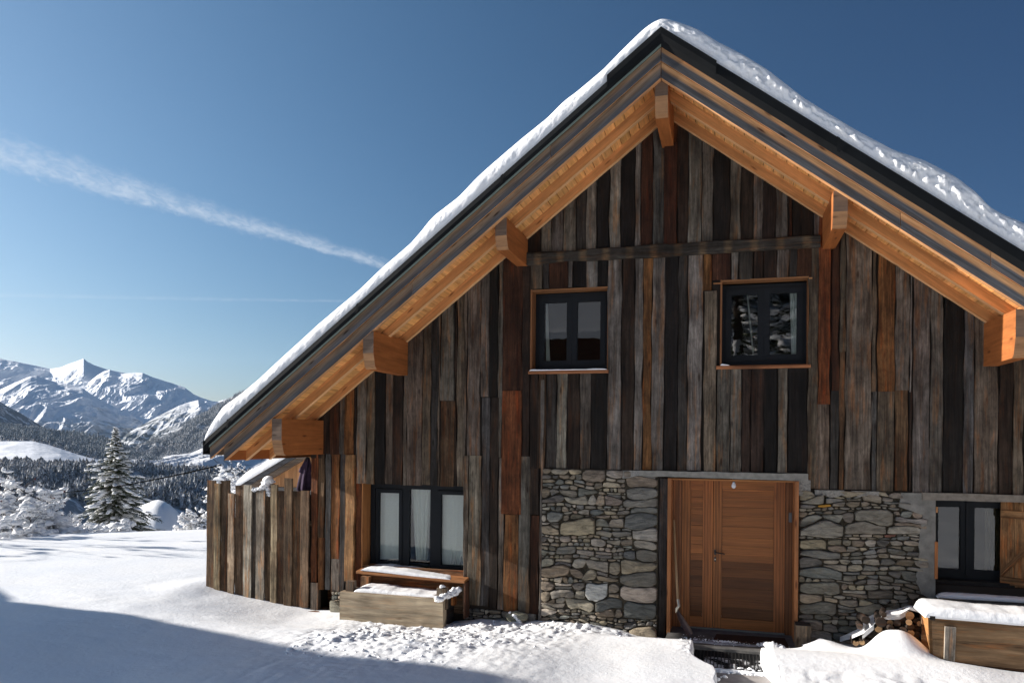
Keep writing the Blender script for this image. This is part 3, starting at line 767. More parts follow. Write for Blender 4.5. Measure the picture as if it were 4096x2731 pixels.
stone_wall('stone_wall', x0s, x1s, -.35, zCB - .005, 420, 2.5, 11, big=[
    s3(995, 1140, .115, (.085, .088, .082)), s3(790, 1140, .11, (.085, .088, .082)), s3(975, 965, .11, (.12, .112, .095)), s3(970, 780, .105, (.085, .086, .084)), s3(990, 590, .10, (.25, .23, .20)),
    s3(1050, 355, .10, (.16, .15, .13)), s3(1000, 450, .08, (.12, .12, .11)), s3(900, 210, .09, (.24, .21, .17)), s3(640, 1040, .085, (.42, .39, .35)), s3(430, 1160, .10, (.22, .195, .16)),
    s3(590, 1215, .085, (.19, .165, .125)), s3(390, 430, .10, (.14, .145, .13)), s3(690, 315, .10, (.115, .115, .10)), s3(655, 240, .07, (.19, .15, .12)), s3(520, 740, .095, (.13, .125, .11)),
    s3(800, 880, .095, (.20, .17, .125)), s3(740, 450, .07, (.13, .135, .125)), s3(500, 315, .075, (.16, .14, .11)), s3(390, 180, .075, (.085, .08, .072)), s3(560, 180, .07, (.12, .11, .09)), s3(740, 170, .065, (.18, .145, .11)),
    s3(530, 905, .08, (.15, .12, .09)), s3(870, 355, .07, (.16, .13, .11)), s3(890, 1250, .09, (.12, .11, .09)), s3(1040, 1245, .09, (.13, .12, .10)), s3(480, 985, .065, (.15, .14, .12))], csc=.98)
def s4(X, Yv, r, c=None): x, z = WP('S4', X, Yv); return (x, z, r, c)
def in_r(x, z):                                           # ragged edge where the concrete pillar has been keyed in
    e = (2.215 + .07 * mnoise.noise(Vector((z * 5.1, 0, 0))) * 2 + .07 * max(0, 1 - abs(z - 1.56) / .07) if z < 1.64 else 2.0 + .04 * mnoise.noise(Vector((z * 9, 0, 0))))
    return x < e
xr0 = WP('S4', 345, 600)[0]
stone_wall('stone_wall', xr0, 2.30, -.35, zCR - .01, 420, 3.2, 5, big=[
    s4(510, 415, .10, (.19, .18, .15)), s4(495, 235, .065, (.16, .145, .12)), s4(480, 300, .055, (.42, .19, .03)), s4(770, 350, .085, (.12, .118, .105)), s4(490, 630, .085, (.13, .125, .11)), s4(430, 530, .07, (.19, .175, .145)),
    s4(760, 665, .08, (.12, .112, .09)), s4(950, 590, .08, (.105, .095, .08)), s4(650, 560, .07, (.145, .125, .09)), s4(1000, 685, .075, (.115, .105, .09)), s4(620, 725, .055, (.21, .18, .14)), s4(515, 790, .065, (.125, .13, .118)),
    s4(830, 790, .055, (.155, .13, .10)), s4(955, 860, .06, (.155, .14, .11)), s4(480, 905, .05, (.155, .145, .115)), s4(695, 985, .075, (.20, .17, .13)), s4(900, 925, .06, (.13, .11, .085)), s4(520, 1075, .09, (.14, .13, .105)),
    s4(660, 1155, .08, (.115, .108, .085)), s4(1000, 520, .06, (.19, .09, .065)), s4(845, 495, .045, (.17, .15, .12)), s4(1010, 400, .06, (.17, .155, .125)), s4(740, 265, .045, (.19, .16, .12)), s4(885, 270, .045, (.20, .17, .13)),
    s4(780, 205, .04, (.24, .20, .14)), s4(1010, 240, .06, (.17, .145, .12)), s4(675, 850, .05, (.14, .125, .10))], inside=in_r, csc=.82, qside=-1)
# low plinth stones under the boards
stone_wall('stone_plinth', -3.58, -2.50, -.35, WP('R4', 1700, 1375)[1], 26, 1.9, 21, big=[(*WP('R4', 1690, 1400), .09, (.07, .067, .06))], Y=.03)
stone_wall('stone_plinth', -5.62, -5.20, -.35, WP('R4', 300, 1205)[1], 8, 1.3, 23, big=[(*WP('R4', 310, 1265), .12, (.12, .125, .11)), (*WP('R4', 320, 1370), .07, (.22, .205, .16))], Y=-.02)

# ---- concrete
def rough_slab(name, pts_xz, y0, y1, mat=M_CONC, j=.006):
    mb = MB(); n = len(pts_xz)
    f = [(x + random.uniform(-j, j), y0, z + random.uniform(-j, j)) for x, z in pts_xz]; b = [(p[0], y1, p[2]) for p in f]
    mb.quad(f); mb.quad(b[::-1])
    for i in range(n): k = (i + 1) % n; mb.quad([f[k], f[i], b[i], b[k]])
    return mb.build(name, mat, chalet)
def edge(pa, pb, n): return [(pa[0] + (pb[0] - pa[0]) * i / n, pa[1] + (pb[1] - pa[1]) * i / n) for i in range(n)]
lt, lb = zCB - .006, -.505 + 2.5
xl0, xl1 = WP('R2', 900, 1340)[0], WP('R2', 2205, 1340)[0]
rough_slab('door_lintel', edge((xl0, lb + .02), (xl1 + .02, lb), 18) + edge((xl1 + .02, lb), (xl1 + .02, lt), 2) + edge((xl1 + .02, lt), (xl0, lt), 18) + edge((xl0, lt), (xl0, lb + .02), 2), -.055, .3, plain('old_lintel', (.235, .225, .20), .9, .2, 0, 14, .25, .008), .003)
rough_slab('mortar_patch', [(xl0 - .02, lt - .005), (xl0 - .28, lt - .01), (xl0 - .33, lt - .05), (xl0 - .24, lt - .075), (xl0 - .22, lt - .11), (xl0 - .1, lt - .095), (xl0 + .0, lt - .12), (xl0 + .1, lt - .16), (xl0 + .2, lt - .11), (xl0 + .22, lt - .03)][::-1], -.028, .1, plain('pale_mortar', (.27, .26, .24), .95, .1, 0, 40, .35, .02), .006)
px0, px1 = 2.06, WP('S4', 1315, 600)[0]
def pe(z): return (2.215 + .07 * mnoise.noise(Vector((z * 5.1, 0, 0))) * 2 + .07 * max(0, 1 - abs(z - 1.56) / .07) if z < 1.64 else 2.0 + .04 * mnoise.noise(Vector((z * 9, 0, 0)))) - .03
zs = np.linspace(-.3, zCR - .01, 26)
rough_slab('concrete_pillar', [(pe(z) + random.uniform(-.03, .03), z) for z in zs][::-1] + [(px1, -.3), (px1, .6), (px1, 1.2), (px1, zCR - .01)], -.032, .42, j=.004)
xq0 = WP('S4', 1222, 220)[0]
rough_slab('window_lintel', edge((xq0, -.695 + 2.5), (4.6, -.695 + 2.5), 16) + [(4.6, zCR - .005)] + edge((4.6, zCR - .005), (xq0, zCR - .005), 16)[1:] + [(xq0, zCR - .005)], -.06, .30, plain('old_timber_lintel', (.20, .175, .145), .9, .2, 0, 14, .25, .006), .002)
for a, b in (((xr0 + .0), xr0 + .13), (xr0 + .18, xr0 + .52), (1.45, 1.75)):
    n = 8; top = zCR - .006
    if a < 1: top = zCR - .004
    pts = [(a + (b - a) * i / n, top - .05 - .035 * random.random()) for i in range(n + 1)] + [(b, top), (a, top)]
    rough_slab('mortar_patch', pts, -.04, .05, plain('pale_mortar', (.24, .225, .20), .95, .1, 0, 40, .35, .02), .004)
rough_slab('mortar_patch', [(xr0 - .02, zCR - .03), (xr0 + .05, zCR - .045), (xr0 + .13, zCR - .02), (xr0 + .13, lb + .01), (xr0 - .02, lb + .01)], -.045, .1, plain('pale_mortar', (.24, .225, .20), .95, .1, 0, 40, .35, .02), .004)
# ================================================================== windows, doors, fittings of the chalet
def rect_frame(mb, x0, x1, z0, z1, b, y0, y1, col=(1, 1, 1), bt=None, bb=None):
    bt = bt or b; bb = bb or b
    mb.bx(x0, x0 + b, y0, y1, z0, z1, col); mb.bx(x1 - b, x1, y0, y1, z0, z1, col)
    mb.bx(x0 + b, x1 - b, y0 + .0005, y1, z1 - bt, z1, col); mb.bx(x0 + b, x1 - b, y0 + .0005, y1, z0, z0 + bb, col)
def sash(parent, x0, x1, z0, z1, b, y):
    mb = MB(); rect_frame(mb, x0, x1, z0, z1, b, y, y + .05)
    rect_frame(mb, x0 + b - .002, x1 - b + .002, z0 + b - .002, z1 - b + .002, .010, y + .012, y + .045)
    mb.build('sash', M_FRAME, parent)
    g = MB(); g.quad([(x0 + b, y + .028, z0 + b), (x1 - b, y + .028, z0 + b), (x1 - b, y + .028, z1 - b), (x0 + b, y + .028, z1 - b)]); g.build('pane', M_GLASS, parent)
def curtain(parent, pts_top, pts_bot, y, folds=5, amp=.018, mat=None, hem=True):
    (xa, za), (xb, zb) = pts_top; (xc, zc), (xd, zd) = pts_bot; n, m = 60, 10
    V = np.zeros((n + 1, m + 1, 3)); off = random.uniform(0, 9)
    for i in range(n + 1):
        u = i / n
        for j in range(m + 1):
            v = j / m; x = (xa + (xb - xa) * u) * (1 - v) + (xc + (xd - xc) * u) * v; z = (za + (zb - za) * u) * (1 - v) + (zc + (zd - zc) * u) * v
            yy = y + amp * math.sin(u * folds * 6.28 + off + .6 * v) * (.5 + .5 * v) + amp * .5 * mnoise.noise(Vector((u * 9 + off, v * 1.5, 0)))
            V[i, j] = (x, yy, z)
    mb = MB(); mb.grid(V); o = mb.build('curtain', mat or M_CURTAIN, parent, smooth=True); return o
def gable_window(x0, x1, z0, z1, yf, curt):
    f = MB(); rect_frame(f, x0, x1, z0, z1, .058, yf, yf + .06); f.bx((x0 + x1) / 2 - .012, (x0 + x1) / 2 + .012, yf - .004, yf + .03, z0 + .058, z1 - .058)
    w = f.build('window', M_FRAME, chalet)
    xm = (x0 + x1) / 2
    sash(w, x0 + .052, xm - .002, z0 + .052, z1 - .052, .066, yf - .012); sash(w, xm + .002, x1 - .052, z0 + .052, z1 - .052, .066, yf - .012)
    for a in curt: curtain(w, *a, y=yf + .10, folds=3)
    return w
x0, x1, z0, z1 = WIN['gl']
w = gable_window(x0 + .022, x1 - .004, z0 + .03, z1 - .035, .20, [(((x0 + .14, z1 - .1), (x0 + .165, z1 - .1)), ((x0 + .145, z0 + .1), (x0 + .21, z0 + .1)))])
def lining(parent, x0, x1, z0, z1, yb, top=True):
    mb = MB(); c = (.22, .095, .038)
    mb.bx(x0 - .002, x0 + .020, -.004, yb, z0, z1, c, 'z')
    if top: mb.bx(x0 + .02, x1 - .0, -.014, yb, z1 - .026, z1 - .008, (.24, .11, .045), 'x')
    mb.build('lining', M_NEW, parent)
    mb = MB(); mb.bx(x1 - .004, x1 + .004, .01, yb, z0, z1, c, 'z'); mb.build('lining', M_NEW, parent)
def sill(parent, x0, x1, z0, z1, y0, y1, snow=0, c=(.30, .12, .05)):
    mb = MB(); rough_beam(mb, x0, x1, z0, z1, y0, y1, c, 14, .002); s_ = mb.build('sill', M_NEW, parent)
lining(w, x0, x1, z0, z1, .20); sill(w, WP('R2', 33, 560)[0], WP('R2', 657, 530)[0], z0 - .045, z0 - .002, -.06, .2)
x0, x1, z0, z1 = WIN['gr']
w2 = gable_window(x0 + .012, x1 + .004, z0 + .02, z1 - .045, .18, [(((x1 - .2, z1 - .1), (x1 - .10, z1 - .1)), ((x1 - .17, z0 + .1), (x1 - .10, z0 + .1))), (((x0 + .32, z1 - .1), (x0 + .335, z1 - .1)), ((x0 + .41, z0 + .1), (x0 + .43, z0 + .1)))])
lining(w2, x0, x1, z0, z1, .18); sill(w2, WP('R2', 1500, 520)[0], WP('R2', 2238, 490)[0], z0 - .05, z0 - .006, -.055, .18)
mb = MB(); a = WP('R1', 1478, 1250); mb.bx(a[0], x0 + .02, -.045, -.018, a[1] - .004, a[1] + .012, (.3, .13, .05)); mb.build('trim', M_NEW, w2); mb = MB(); mb.bx(x1 + .002, WP('R1', 2250, 1195)[0], -.04, -.018, z1 - .045, z1 - .03, (.4, .2, .08)); mb.build('trim', M_NEW, w2)
# thin snow on the two upper sills
def snow_strip(name, parent, pts, y0, y1, hmax, label, n=40, front=.01, mat=None, seed=0, amp=.25, cat='snow', prof=.45):
    """snow lying on a ledge: pts = [(x, z, h)] support line and thickness"""
    xs = [p[0] for p in pts]; X = np.linspace(xs[0], xs[-1], n); Z = np.interp(X, xs, [p[1] for p in pts]); H = np.interp(X, xs, [p[2] for p in pts])
    m = 14; V = np.zeros((n, m + 2, 3)); d = y1 - y0
    for i in range(n):
        e = min(1, math.sqrt(max(0, min(i, n - 1 - i) / 2.5)))
        h = H[i] * e * (1 + amp * vnoise2(X[i] * 7, seed + 1.3, 1) * 2)
        r = min(h * .9, d * prof) + 1e-4
        for j in range(m):
            t = j / (m - 1)
            if t < .5: a = t / .5 * math.pi / 2; yy = y0 + r * (1 - math.cos(a)) - front * math.sin(math.pi * t) ; zz = Z[i] + h * math.sin(a)
            else: q = (t - .5) / .5; yy = y0 + r + (d - r) * q; zz = Z[i] + h * (1 + .12 * math.sin(q * 3 + seed))
            nn = lump(X[i] * 9, yy * 9 + t * 3 + seed, 2) * hmax * .18
            V[i, j + 1] = (X[i], yy - nn * .3 * (t < .5), zz + nn * e * (t > .12))
        V[i, 0] = (X[i], y0 + .004, Z[i]); V[i, m + 1] = (X[i], y1, Z[i])
    mb = MB(); mb.grid(V); mb.quad([tuple(p) for p in V[0]][::-1]); mb.quad([tuple(p) for p in V[-1]])
    o = mb.build(name, mat or M_SNOW, parent, smooth=True)
    if label: tag(o, label, cat)
    return o
x0, x1, z0, z1 = WIN['gl']
snow_strip('window_snow', None, [(x0 + .0, z0 - .002, .028), (x0 + .1, z0 - .002, .012), (x1 + .01, z0 - .002, .014)], -.055, .19, .02, 'thin dusting of snow along the sill of the left gable window', seed=2)
x0 = WIN['gr'][0]
snow_strip('window_snow', None, [(x0 + .005, z0 + .024, .03), (x0 + .12, z0 + .024, .004)], -.045, .16, .02, 'tiny wedge of snow in the sill corner of the right gable window', seed=4, n=12)

# ---- lower left window
yf = .25; q = lambda X, Yv: WP('R4', X, Yv, yf)
fx0 = q(665, 700)[0]; fx1 = WIN['lw'][1] + .10; ft = WIN['lw'][3] + .02; fb = q(900, 1030)[1] - .05
f = MB(); cA, cB = q(947, 600)[0], q(1030, 600)[0]; cC, cD = q(1222, 600)[0], q(1312, 600)[0]
f.bx(fx0, q(705, 600)[0], yf, yf + .07, fb, ft); f.bx(fx1 - .08, fx1, yf, yf + .07, fb, ft)
f.bx(q(705, 600)[0], fx1 - .08, yf + .0006, yf + .07, q(900, 245)[1], ft); f.bx(q(705, 600)[0], fx1 - .08, yf + .0006, yf + .07, fb, q(900, 985)[1])
f.bx(cA + .025, cB - .004, yf + .0012, yf + .07, fb + .04, ft - .05); f.bx(cC + .004, cD - .02, yf + .0012, yf + .07, fb + .04, ft - .05)
f.bx(fx0, fx1, yf - .03, yf - .002, fb - .04, fb + .03)
w3 = f.build('window', M_FRAME, chalet)
zt, zb = q(850, 248)[1], q(850, 968)[1]
sash(w3, q(715, 600)[0], cA + .028, zb, zt, .05, yf - .014); sash(w3, cD - .026, fx1 - .03, zb, zt, .05, yf - .014)
g = MB(); g.quad([(cB - .01, yf + .03, fb), (cC + .01, yf + .03, fb), (cC + .01, yf + .03, ft), (cB - .01, yf + .03, ft)]); g.build('pane', M_GLASS, w3)
qq = lambda X, Yv: WP('R4', X, Yv, yf + .09)
curtain(w3, (qq(752, 262), qq(960, 262)), (qq(752, 905), qq(958, 908)), yf + .09, 3, .008)
curtain(w3, (qq(1043, 245), qq(1235, 245)), (qq(1088, 915), qq(1196, 915)), yf + .09, 4, .022)
curtain(w3, (qq(1328, 285), qq(1640, 285)), (qq(1322, 960), qq(1640, 965)), yf + .09, 5, .008)
mb = MB(); c = (.36, .15, .05); x0 = WIN['lw'][0]
mb.bx(x0 - .012, x0 + .012, -.0, yf, .52, WIN['lw'][3] + .06, c, 'z'); mb.build('lining', M_NEW, w3)
# small pale figurines standing inside, behind the right hand pane
mb = MB()
for X, h in ((1432, 90), (1462, 75), (1520, 70)):
    a = qq(X, 948); hh = h * .4252 * 10.6 / 3013
    mb.tube([(a[0] - .02, yf + .07, a[1]), (a[0] - .008, yf + .07, a[1] + hh * .5), (a[0], yf + .07, a[1] + hh), (a[0] + .004, yf + .07, a[1] + hh * 1.15)], [.012, .012, .009, .003], 6)
    mb.tube([(a[0] + .02, yf + .07, a[1]), (a[0] + .008, yf + .07, a[1] + hh * .5), (a[0], yf + .07, a[1] + hh * .95)], [.010, .010, .006], 6)
tag(mb.build('figurine', plain('white_glaze', (.7, .7, .68), .4), None, True), 'small white figurines behind the right pane of the curtained window', 'figurine')

# ledge board and recess below it
ly0 = -.20
l0, l1 = WP('R4', 527, 1025, ly0), WP('R4', 1545, 1120, ly0)
mb = MB(); V = []
for i in range(16):
    t = i / 15; x = l0[0] + (l1[0] - l0[0]) * t; z = l0[1] + (l1[1] - l0[1]) * t
    V.append([(x, .30, z - .0 + .02), (x, ly0, z - .024), (x, ly0 - .003, z - .012), (x, ly0, z + .012), (x, .24, z + .055)])
G = [[(p[0], p[1] + p[2], 0) for p in r] for r in V]
mb.grid(np.array(V), (.36, .155, .06), G); mb.quad(V[0][::-1], (.4, .2, .08)); mb.quad(V[-1], (.3, .13, .05)); ledge = mb.build('ledge', M_NEW, w3)
mb = MB()
for k, (za, zb_) in enumerate(((.02, .17), (.175, .33), (.335, .50), (.505, .62))):
    mb.bx(WIN['lw'][0] - .05, l1[0], .012 + .004 * (k % 2), .05, za, zb_, (.19, .09, .04) if k > 1 else (.12, .075, .045))
mb.bx(l1[0] - .012, l1[0] + .012, -.19, .01, .0, l1[1] - .02, (.10, .05, .03), 'z')
mb.build('under_window_boards', M_OLD, chalet)
snow_strip('ledge_snow', None, [(WP('R4', 640, 1015, -.19)[0] - .12, l0[1] + .022, .025), (l0[0] + .35, l0[1] + .014, .05), (l0[0] + .8, l0[1] - .008, .048), (l0[0] + 1.15, l0[1] - .025, .035), (WP('R4', 1420, 1100, -.19)[0], l1[1] + .014, .012)],
           -.196, .215, .05, 'long tapering strip of snow on the ledge below the curtained window', n=50, seed=6, amp=.1, prof=.8)
# ---- right lower window
yf = .32; q = lambda X, Yv: WP('S4', X, Yv, yf)
f = MB(); fx0, fx1 = 2.36, q(1868, 600)[0] + .02; ft, fb = q(1600, 262)[1] + .03, q(1600, 830)[1]
rect_frame(f, fx0, fx1, fb, ft, .06, yf, yf + .07); xm = q(1545, 500)[0]
w4 = f.build('window', M_FRAME, chalet)
sash(w4, fx0 + .04, xm - .002, fb + .04, ft - .05, .07, yf - .014); sash(w4, xm + .002, fx1 - .04, fb + .04, ft - .05, .07, yf - .014)
f = MB(); f.bx(xm - .02, xm + .02, yf - .03, yf - .015, fb + .05, ft - .06); f.build('sash', M_FRAME, w4)
curtain(w4, (WP('S4', 1672, 300, yf + .08), WP('S4', 1800, 300, yf + .08)), (WP('S4', 1668, 790, yf + .08), WP('S4', 1800, 790, yf + .08)), yf + .08, 4, .015, plain('olive_voile', (.06, .055, .035), .9, .1, 0, 30, .3))
mb = MB(); mb.bx(px1 - .01, 4.3, .16, .34, fb - .10, fb - .002, (.03, .027, .024)); mb.bx(px1 + .002, 4.3, -.12, .30, fb - .24, fb - .17, (.12, .115, .11)); mb.bx(px1 + .002, 4.3, -.06, .3, -.3, fb - .24, (.10, .095, .09))
mb.build('sill', M_OLD, w4)
fsz = fb - .17
snow_strip('sill_snow', None, [(px1 + .01, fsz, .045), (2.9, fsz, .045), (3.5, fsz, .04), (4.2, fsz, .04)], -.11, .14, .05, 'shaded snow lying on the grey sill under the right ground floor window', seed=8, n=50, prof=.3, amp=.1)
# wooden shutters
def board_panel(parent, name, a, b, z0, z1, th, n, col, mat=M_OLD):
    a, b = Vector((*a, 0)), Vector((*b, 0)); d = (b - a); L = d.length; d.normalize(); nrm = Vector((d.y, -d.x, 0))
    mb = MB()
    for k in range(n):
        p = a + d * (L * k / n + .002)
        mb.box((p.x, p.y, z0), (0, 0, z1 - z0 + random.uniform(-.004, .004)), d * (L / n - .004), -nrm * th, vary(col))
    for zz in (z0 + .12, z1 - .2):
        p = a + d * .01 + nrm * .002; mb.box((p.x, p.y, zz), d * (L - .02), (0, 0, .09), nrm * .025, vary(col))
    p = a + d * .02 + nrm * .003; v = d * (L - .1) + Vector((0, 0, z1 - z0 - .5)); mb.box((p.x, p.y, z0 + .2), v, (0, 0, .09), nrm * .022, vary(col))
    return mb.build(name, mat, parent)
board_panel(chalet, 'shutter', (3.12, .24), (3.62, -.06), fb - .14, ft - .03, .025, 4, (.24, .125, .055))
mb = MB(); mb.bx(px1 - .008, px1 + .022, -.055, .02, WP('S4', 1320, 820)[1], WP('S4', 1320, 560)[1], (.40, .15, .05), 'z'); mb.build('shutter', M_NEW, chalet); mb = MB(); mb.bx(px1 + .0, px1 + .02, -.045, .02, WP('S4', 1320, 352)[1], WP('S4', 1320, 312)[1], (.42, .20, .08), 'z'); mb.build('shutter', M_NEW, chalet)

# ---- door
yd = .27; q = lambda X, Yv=700: WP('S3', X, Yv, yd)
zt = lb - .0; zl = WP('S3', 1500, 203, yd)[1]
ds = MB(); c = (.30, .115, .040)
c0, c1 = WP('S3', 1213, 700)[0], WP('S3', 2155, 700)[0]
ds.bx(c0, c0 + .045, -.07, yd + .02, -.02, lb - .002, (.34, .135, .05), 'z'); ds.bx(c1 - .045, c1, -.09, yd + .02, -.12, lb - .002, (.34, .135, .05), 'z')
ds.bx(c0 + .045, c1 - .045, -.04, yd + .02, lb - .022, lb - .003, (.36, .15, .05), 'x')
door = ds.build('door', M_NEW, chalet)
f = MB()
f.bx(c0 + .03, q(1312)[0], yd - .005, yd + .06, .0, zt, (.22, .085, .03), 'z'); f.build('door_frame', M_DOOR, door); f = MB(); f.bx(q(2064)[0], c1 - .03, yd - .02, yd + .06, .0, zt, (.17, .066, .024), 'z')
f.build('door_frame', M_DOOR, door)
zr1, zr2 = q(1400, 272)[1], .16
DC = (.30, .108, .031); DD = (.20, .066, .020)
def leaf(xa, xb, s0, s1, nm):
    mb = MB(); y0, y1 = yd, yd + .05
    mb.bx(xa, s0, y0, y1, .02, zl - .0, vary(DC, .08), 'z'); mb.bx(s1, xb, y0, y1, .02, zl - .0, vary(DC, .08), 'z')
    mb.bx(s0, s1, y0 + .0008, y1, zr1, zl, vary(DC, .08), 'x'); mb.bx(s0, s1, y0 + .0008, y1, .02, zr2, vary(DC, .08), 'x')
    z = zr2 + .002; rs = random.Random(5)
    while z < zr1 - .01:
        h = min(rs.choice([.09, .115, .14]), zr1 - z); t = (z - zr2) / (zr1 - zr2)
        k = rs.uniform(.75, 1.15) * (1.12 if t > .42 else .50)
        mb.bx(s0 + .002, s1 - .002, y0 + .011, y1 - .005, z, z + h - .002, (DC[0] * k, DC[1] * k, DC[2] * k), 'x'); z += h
    return mb.build(nm, M_DOOR, door)
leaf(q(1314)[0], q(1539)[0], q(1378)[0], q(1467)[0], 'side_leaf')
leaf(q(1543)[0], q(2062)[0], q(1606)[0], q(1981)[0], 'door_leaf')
mb = MB(); hx, hz = q(1557, 735); mb.bx(hx - .012, hx + .012, yd - .012, yd, hz - .035, hz + .03)
mb.tube([(hx, yd - .01, hz), (hx, yd - .05, hz), (hx + .02, yd - .055, hz - .002), (hx + .125, yd - .055, hz - .014)], [.009, .009, .009, .007], 8)
a = q(1557, 787); mb.bx(a[0] - .012, a[0] + .012, yd - .010, yd, a[1] - .03, a[1] + .028)
mb.build('door_handle', M_BLACK, door)
mb = MB(); mb.tube([(a[0], yd - .008, a[1]), (a[0], yd - .022, a[1])], [.009, .009], 10); mb.build('lock_cylinder', M_BRASS, door)
mb = MB(); a = WP('S3', 2102, 485, .1); mb.bx(a[0] - .018, a[0] + .014, .05, .14, a[1] - .058, a[1] + .058); mb.build('latch_box', plain('grey_box', (.10, .105, .11), .5), door)
mb = MB(); mb.bx(q(1312)[0], q(2064)[0], yd - .03, yd + .0, .004, .022); mb.build('threshold', plain('threshold_metal', (.16, .18, .18), .4, .5, .4), door)
mb = MB(); rough_beam(mb, 0, 1, 0, 1, 0, 1, (1, 1, 1), 2)
# dark old timber beside the door
dj = MB(); xa = x1s + .012; plank(dj, xa, c0 - .004, -.15, lb - .01, lb - .01, (.050, .044, .042), .02, .09, .012); dj.build('old_door_post', M_OLD, chalet)
dj = MB(); dj.bx(x1s - .02, c0 + .02, .10, .14, -.2, lb, (.01, .01, .01)); dj.build('door_jamb_backing', M_DARK, chalet); dj = MB(); dj.bx(c1 - .02, xr0 + .1, .10, .14, -.2, lb, (.01, .01, .01)); dj.build('door_jamb_backing', M_DARK, chalet)
# bulb
bulb = empty('light_bulb', (0, 0, 0)); bx_, bz_ = WP('S3', 1692, 205, -.02); bulb.location = (bx_, -.02, bz_)
tag(bulb, 'bare unlit bulb in a black socket hanging over the front door', 'bulb')
mb = MB(); mb.tube([(bx_, -.02, bz_ + .0), (bx_, -.02, bz_ - .045)], [.016, .017], 12); mb.build('socket', M_BLACK, bulb)
mb = MB(); mb.tube([(bx_, -.02, bz_ - d) for d in (.045, .06, .08, .10, .118, .128)], [.013, .018, .027, .030, .020, .004], 12); mb.build('bulb_glass', M_WHITE, bulb, True)

# ================================================================== things by the wall
# doorstep, mat, rubber grid
mb = MB(); V = []
for i in range(40):
    x = -.74 + 1.56 * i / 39; j = mnoise.noise(Vector((x * 5, 1, 0))) * .022; V.append([(x, -.57 + j, -.30), (x, -.575 + j, -.02), (x, -.55 + j, .0), (x, .28, .004)])
mb.grid(np.array(V)); tag(mb.build('doorstep', plain('step_stone', (.11, .105, .10), .8, .2, 0, 7, .4, .01)), 'grey stone doorstep dusted with snow in front of the wooden door', 'step')
mb = MB(); a, b, c, d = (-.13, -.02), (.70, .04), (.72, -.36), (-.16, -.30)
mb.quad([(a[0], a[1], .018), (d[0], d[1], .018), (c[0], c[1], .018), (b[0], b[1], .018)]); mb.quad([(d[0], d[1], .004), (c[0], c[1], .004), (c[0], c[1], .018), (d[0], d[1], .018)])
mb.quad([(a[0], a[1], .004), (d[0], d[1], .004), (d[0], d[1], .018), (a[0], a[1], .018)])
tag(mb.build('doormat', plain('coir_mat', (.045, .025, .018), .95, .1, 0, 50, .5, .005)), 'dark brown doormat lying on the doorstep', 'doormat')
mb = MB()
gx0, gx1, gy0, gy1, gz = -.46, .46, -1.24, -.585, -.062
mb.bx(gx0, gx1, gy0 + .50, gy1, gz - .02, gz - .001)
for i in range(24): x = gx0 + (gx1 - gx0) * i / 23; mb.bx(x - .006, x + .006, gy0, gy1, gz - .012, gz + .012)
for i in range(17): y = gy0 + (gy1 - gy0) * i / 16; mb.bx(gx0, gx1, y - .006, y + .006, gz - .0125, gz + .0115)
tag(mb.build('rubber_mat', M_RUBBER), 'black rubber grid mat half buried in snow below the doorstep', 'mat')
def clods(name, pts, label, seed, mat=None, kind='stuff', cat='snow'):
    """heap of small snow lumps: pts (x, y, z, r)"""
    rs = np.random.RandomState(seed); Vs = []; Fs = []; nb = 0
    ph = [(t, p) for t in np.linspace(0, math.pi, 7) for p in np.linspace(0, 2 * math.pi, 9)[:-1]]
    base = np.array([(math.sin(t) * math.cos(p), math.sin(t) * math.sin(p), math.cos(t)) for t, p in ph])
    F = [(i * 8 + j, (i + 1) * 8 + j, (i + 1) * 8 + (j + 1) % 8, i * 8 + (j + 1) % 8) for i in range(6) for j in range(8)]
    for x, y, z, r in pts:
        o = rs.uniform(0, 50); b = base * (1 + .55 * vnoise2(base[:, 0] * 1.6 + o, base[:, 1] * 1.6 + base[:, 2] * 1.9, 1))[:, None] * np.array([1, 1, rs.uniform(.55, .85)]) * r * rs.uniform(.8, 1.2)
        Vs.append(b + np.array([x, y, z])); Fs.append(np.array(F) + nb); nb += len(base)
    o = fast_mesh(name, np.concatenate(Vs), np.concatenate(Fs), mat or M_SNOW); tag(o, label, cat, None, kind); return o
rs = np.random.RandomState(4); pts = []
for k in range(120):
    x = rs.uniform(-.6, .75); y = -.31 + rs.normal() * .05 + .02 * x; pts.append((x, y, .004, rs.uniform(.004, .012)))
for k in range(80): pts.append((rs.normal(.47, .07), rs.normal(-.32, .035), .008, rs.uniform(.008, .022)))
for k in range(100): pts.append((rs.normal(.02, .10), rs.normal(-.33, .03), .012, rs.uniform(.003, .010)))
for k in range(40): pts.append((rs.uniform(-.65, .2), rs.uniform(-.5, -.1), .002, rs.uniform(.003, .008)))
clods('snow_crumbs', pts, 'crumbs of snow scattered over the doorstep and mat', 3)
def thin_snow(name, pts, z, label, mat=M_SNOW):
    mb = MB(); n = len(pts); cx = sum(p[0] for p in pts) / n; cy = sum(p[1] for p in pts) / n
    V = [[(p[0], p[1], z) for p in pts], [(cx + (p[0] - cx) * .93, cy + (p[1] - cy) * .9, z + .006) for p in pts], [(cx + (p[0] - cx) * .4, cy + (p[1] - cy) * .4, z + .009) for p in pts]]
    mb.grid(np.array(V)[:, ::-1], closed=True); mb.quad(V[-1]); o = mb.build(name, mat, None, True); tag(o, label, 'snow', None, 'stuff')
def blobpts(cx, cy, rx, ry, n=30, seed=0, a=.35): return [(cx + rx * math.cos(t) * (1 + a * mnoise.noise(Vector((math.cos(t) * 2.5 + seed, math.sin(t) * 2.5, 0)))), cy + ry * math.sin(t) * (1 + a * mnoise.noise(Vector((math.cos(t) * 2.5, math.sin(t) * 2.5 + seed, 4))))) for t in np.linspace(0, 2 * math.pi, n + 1)[:-1]]
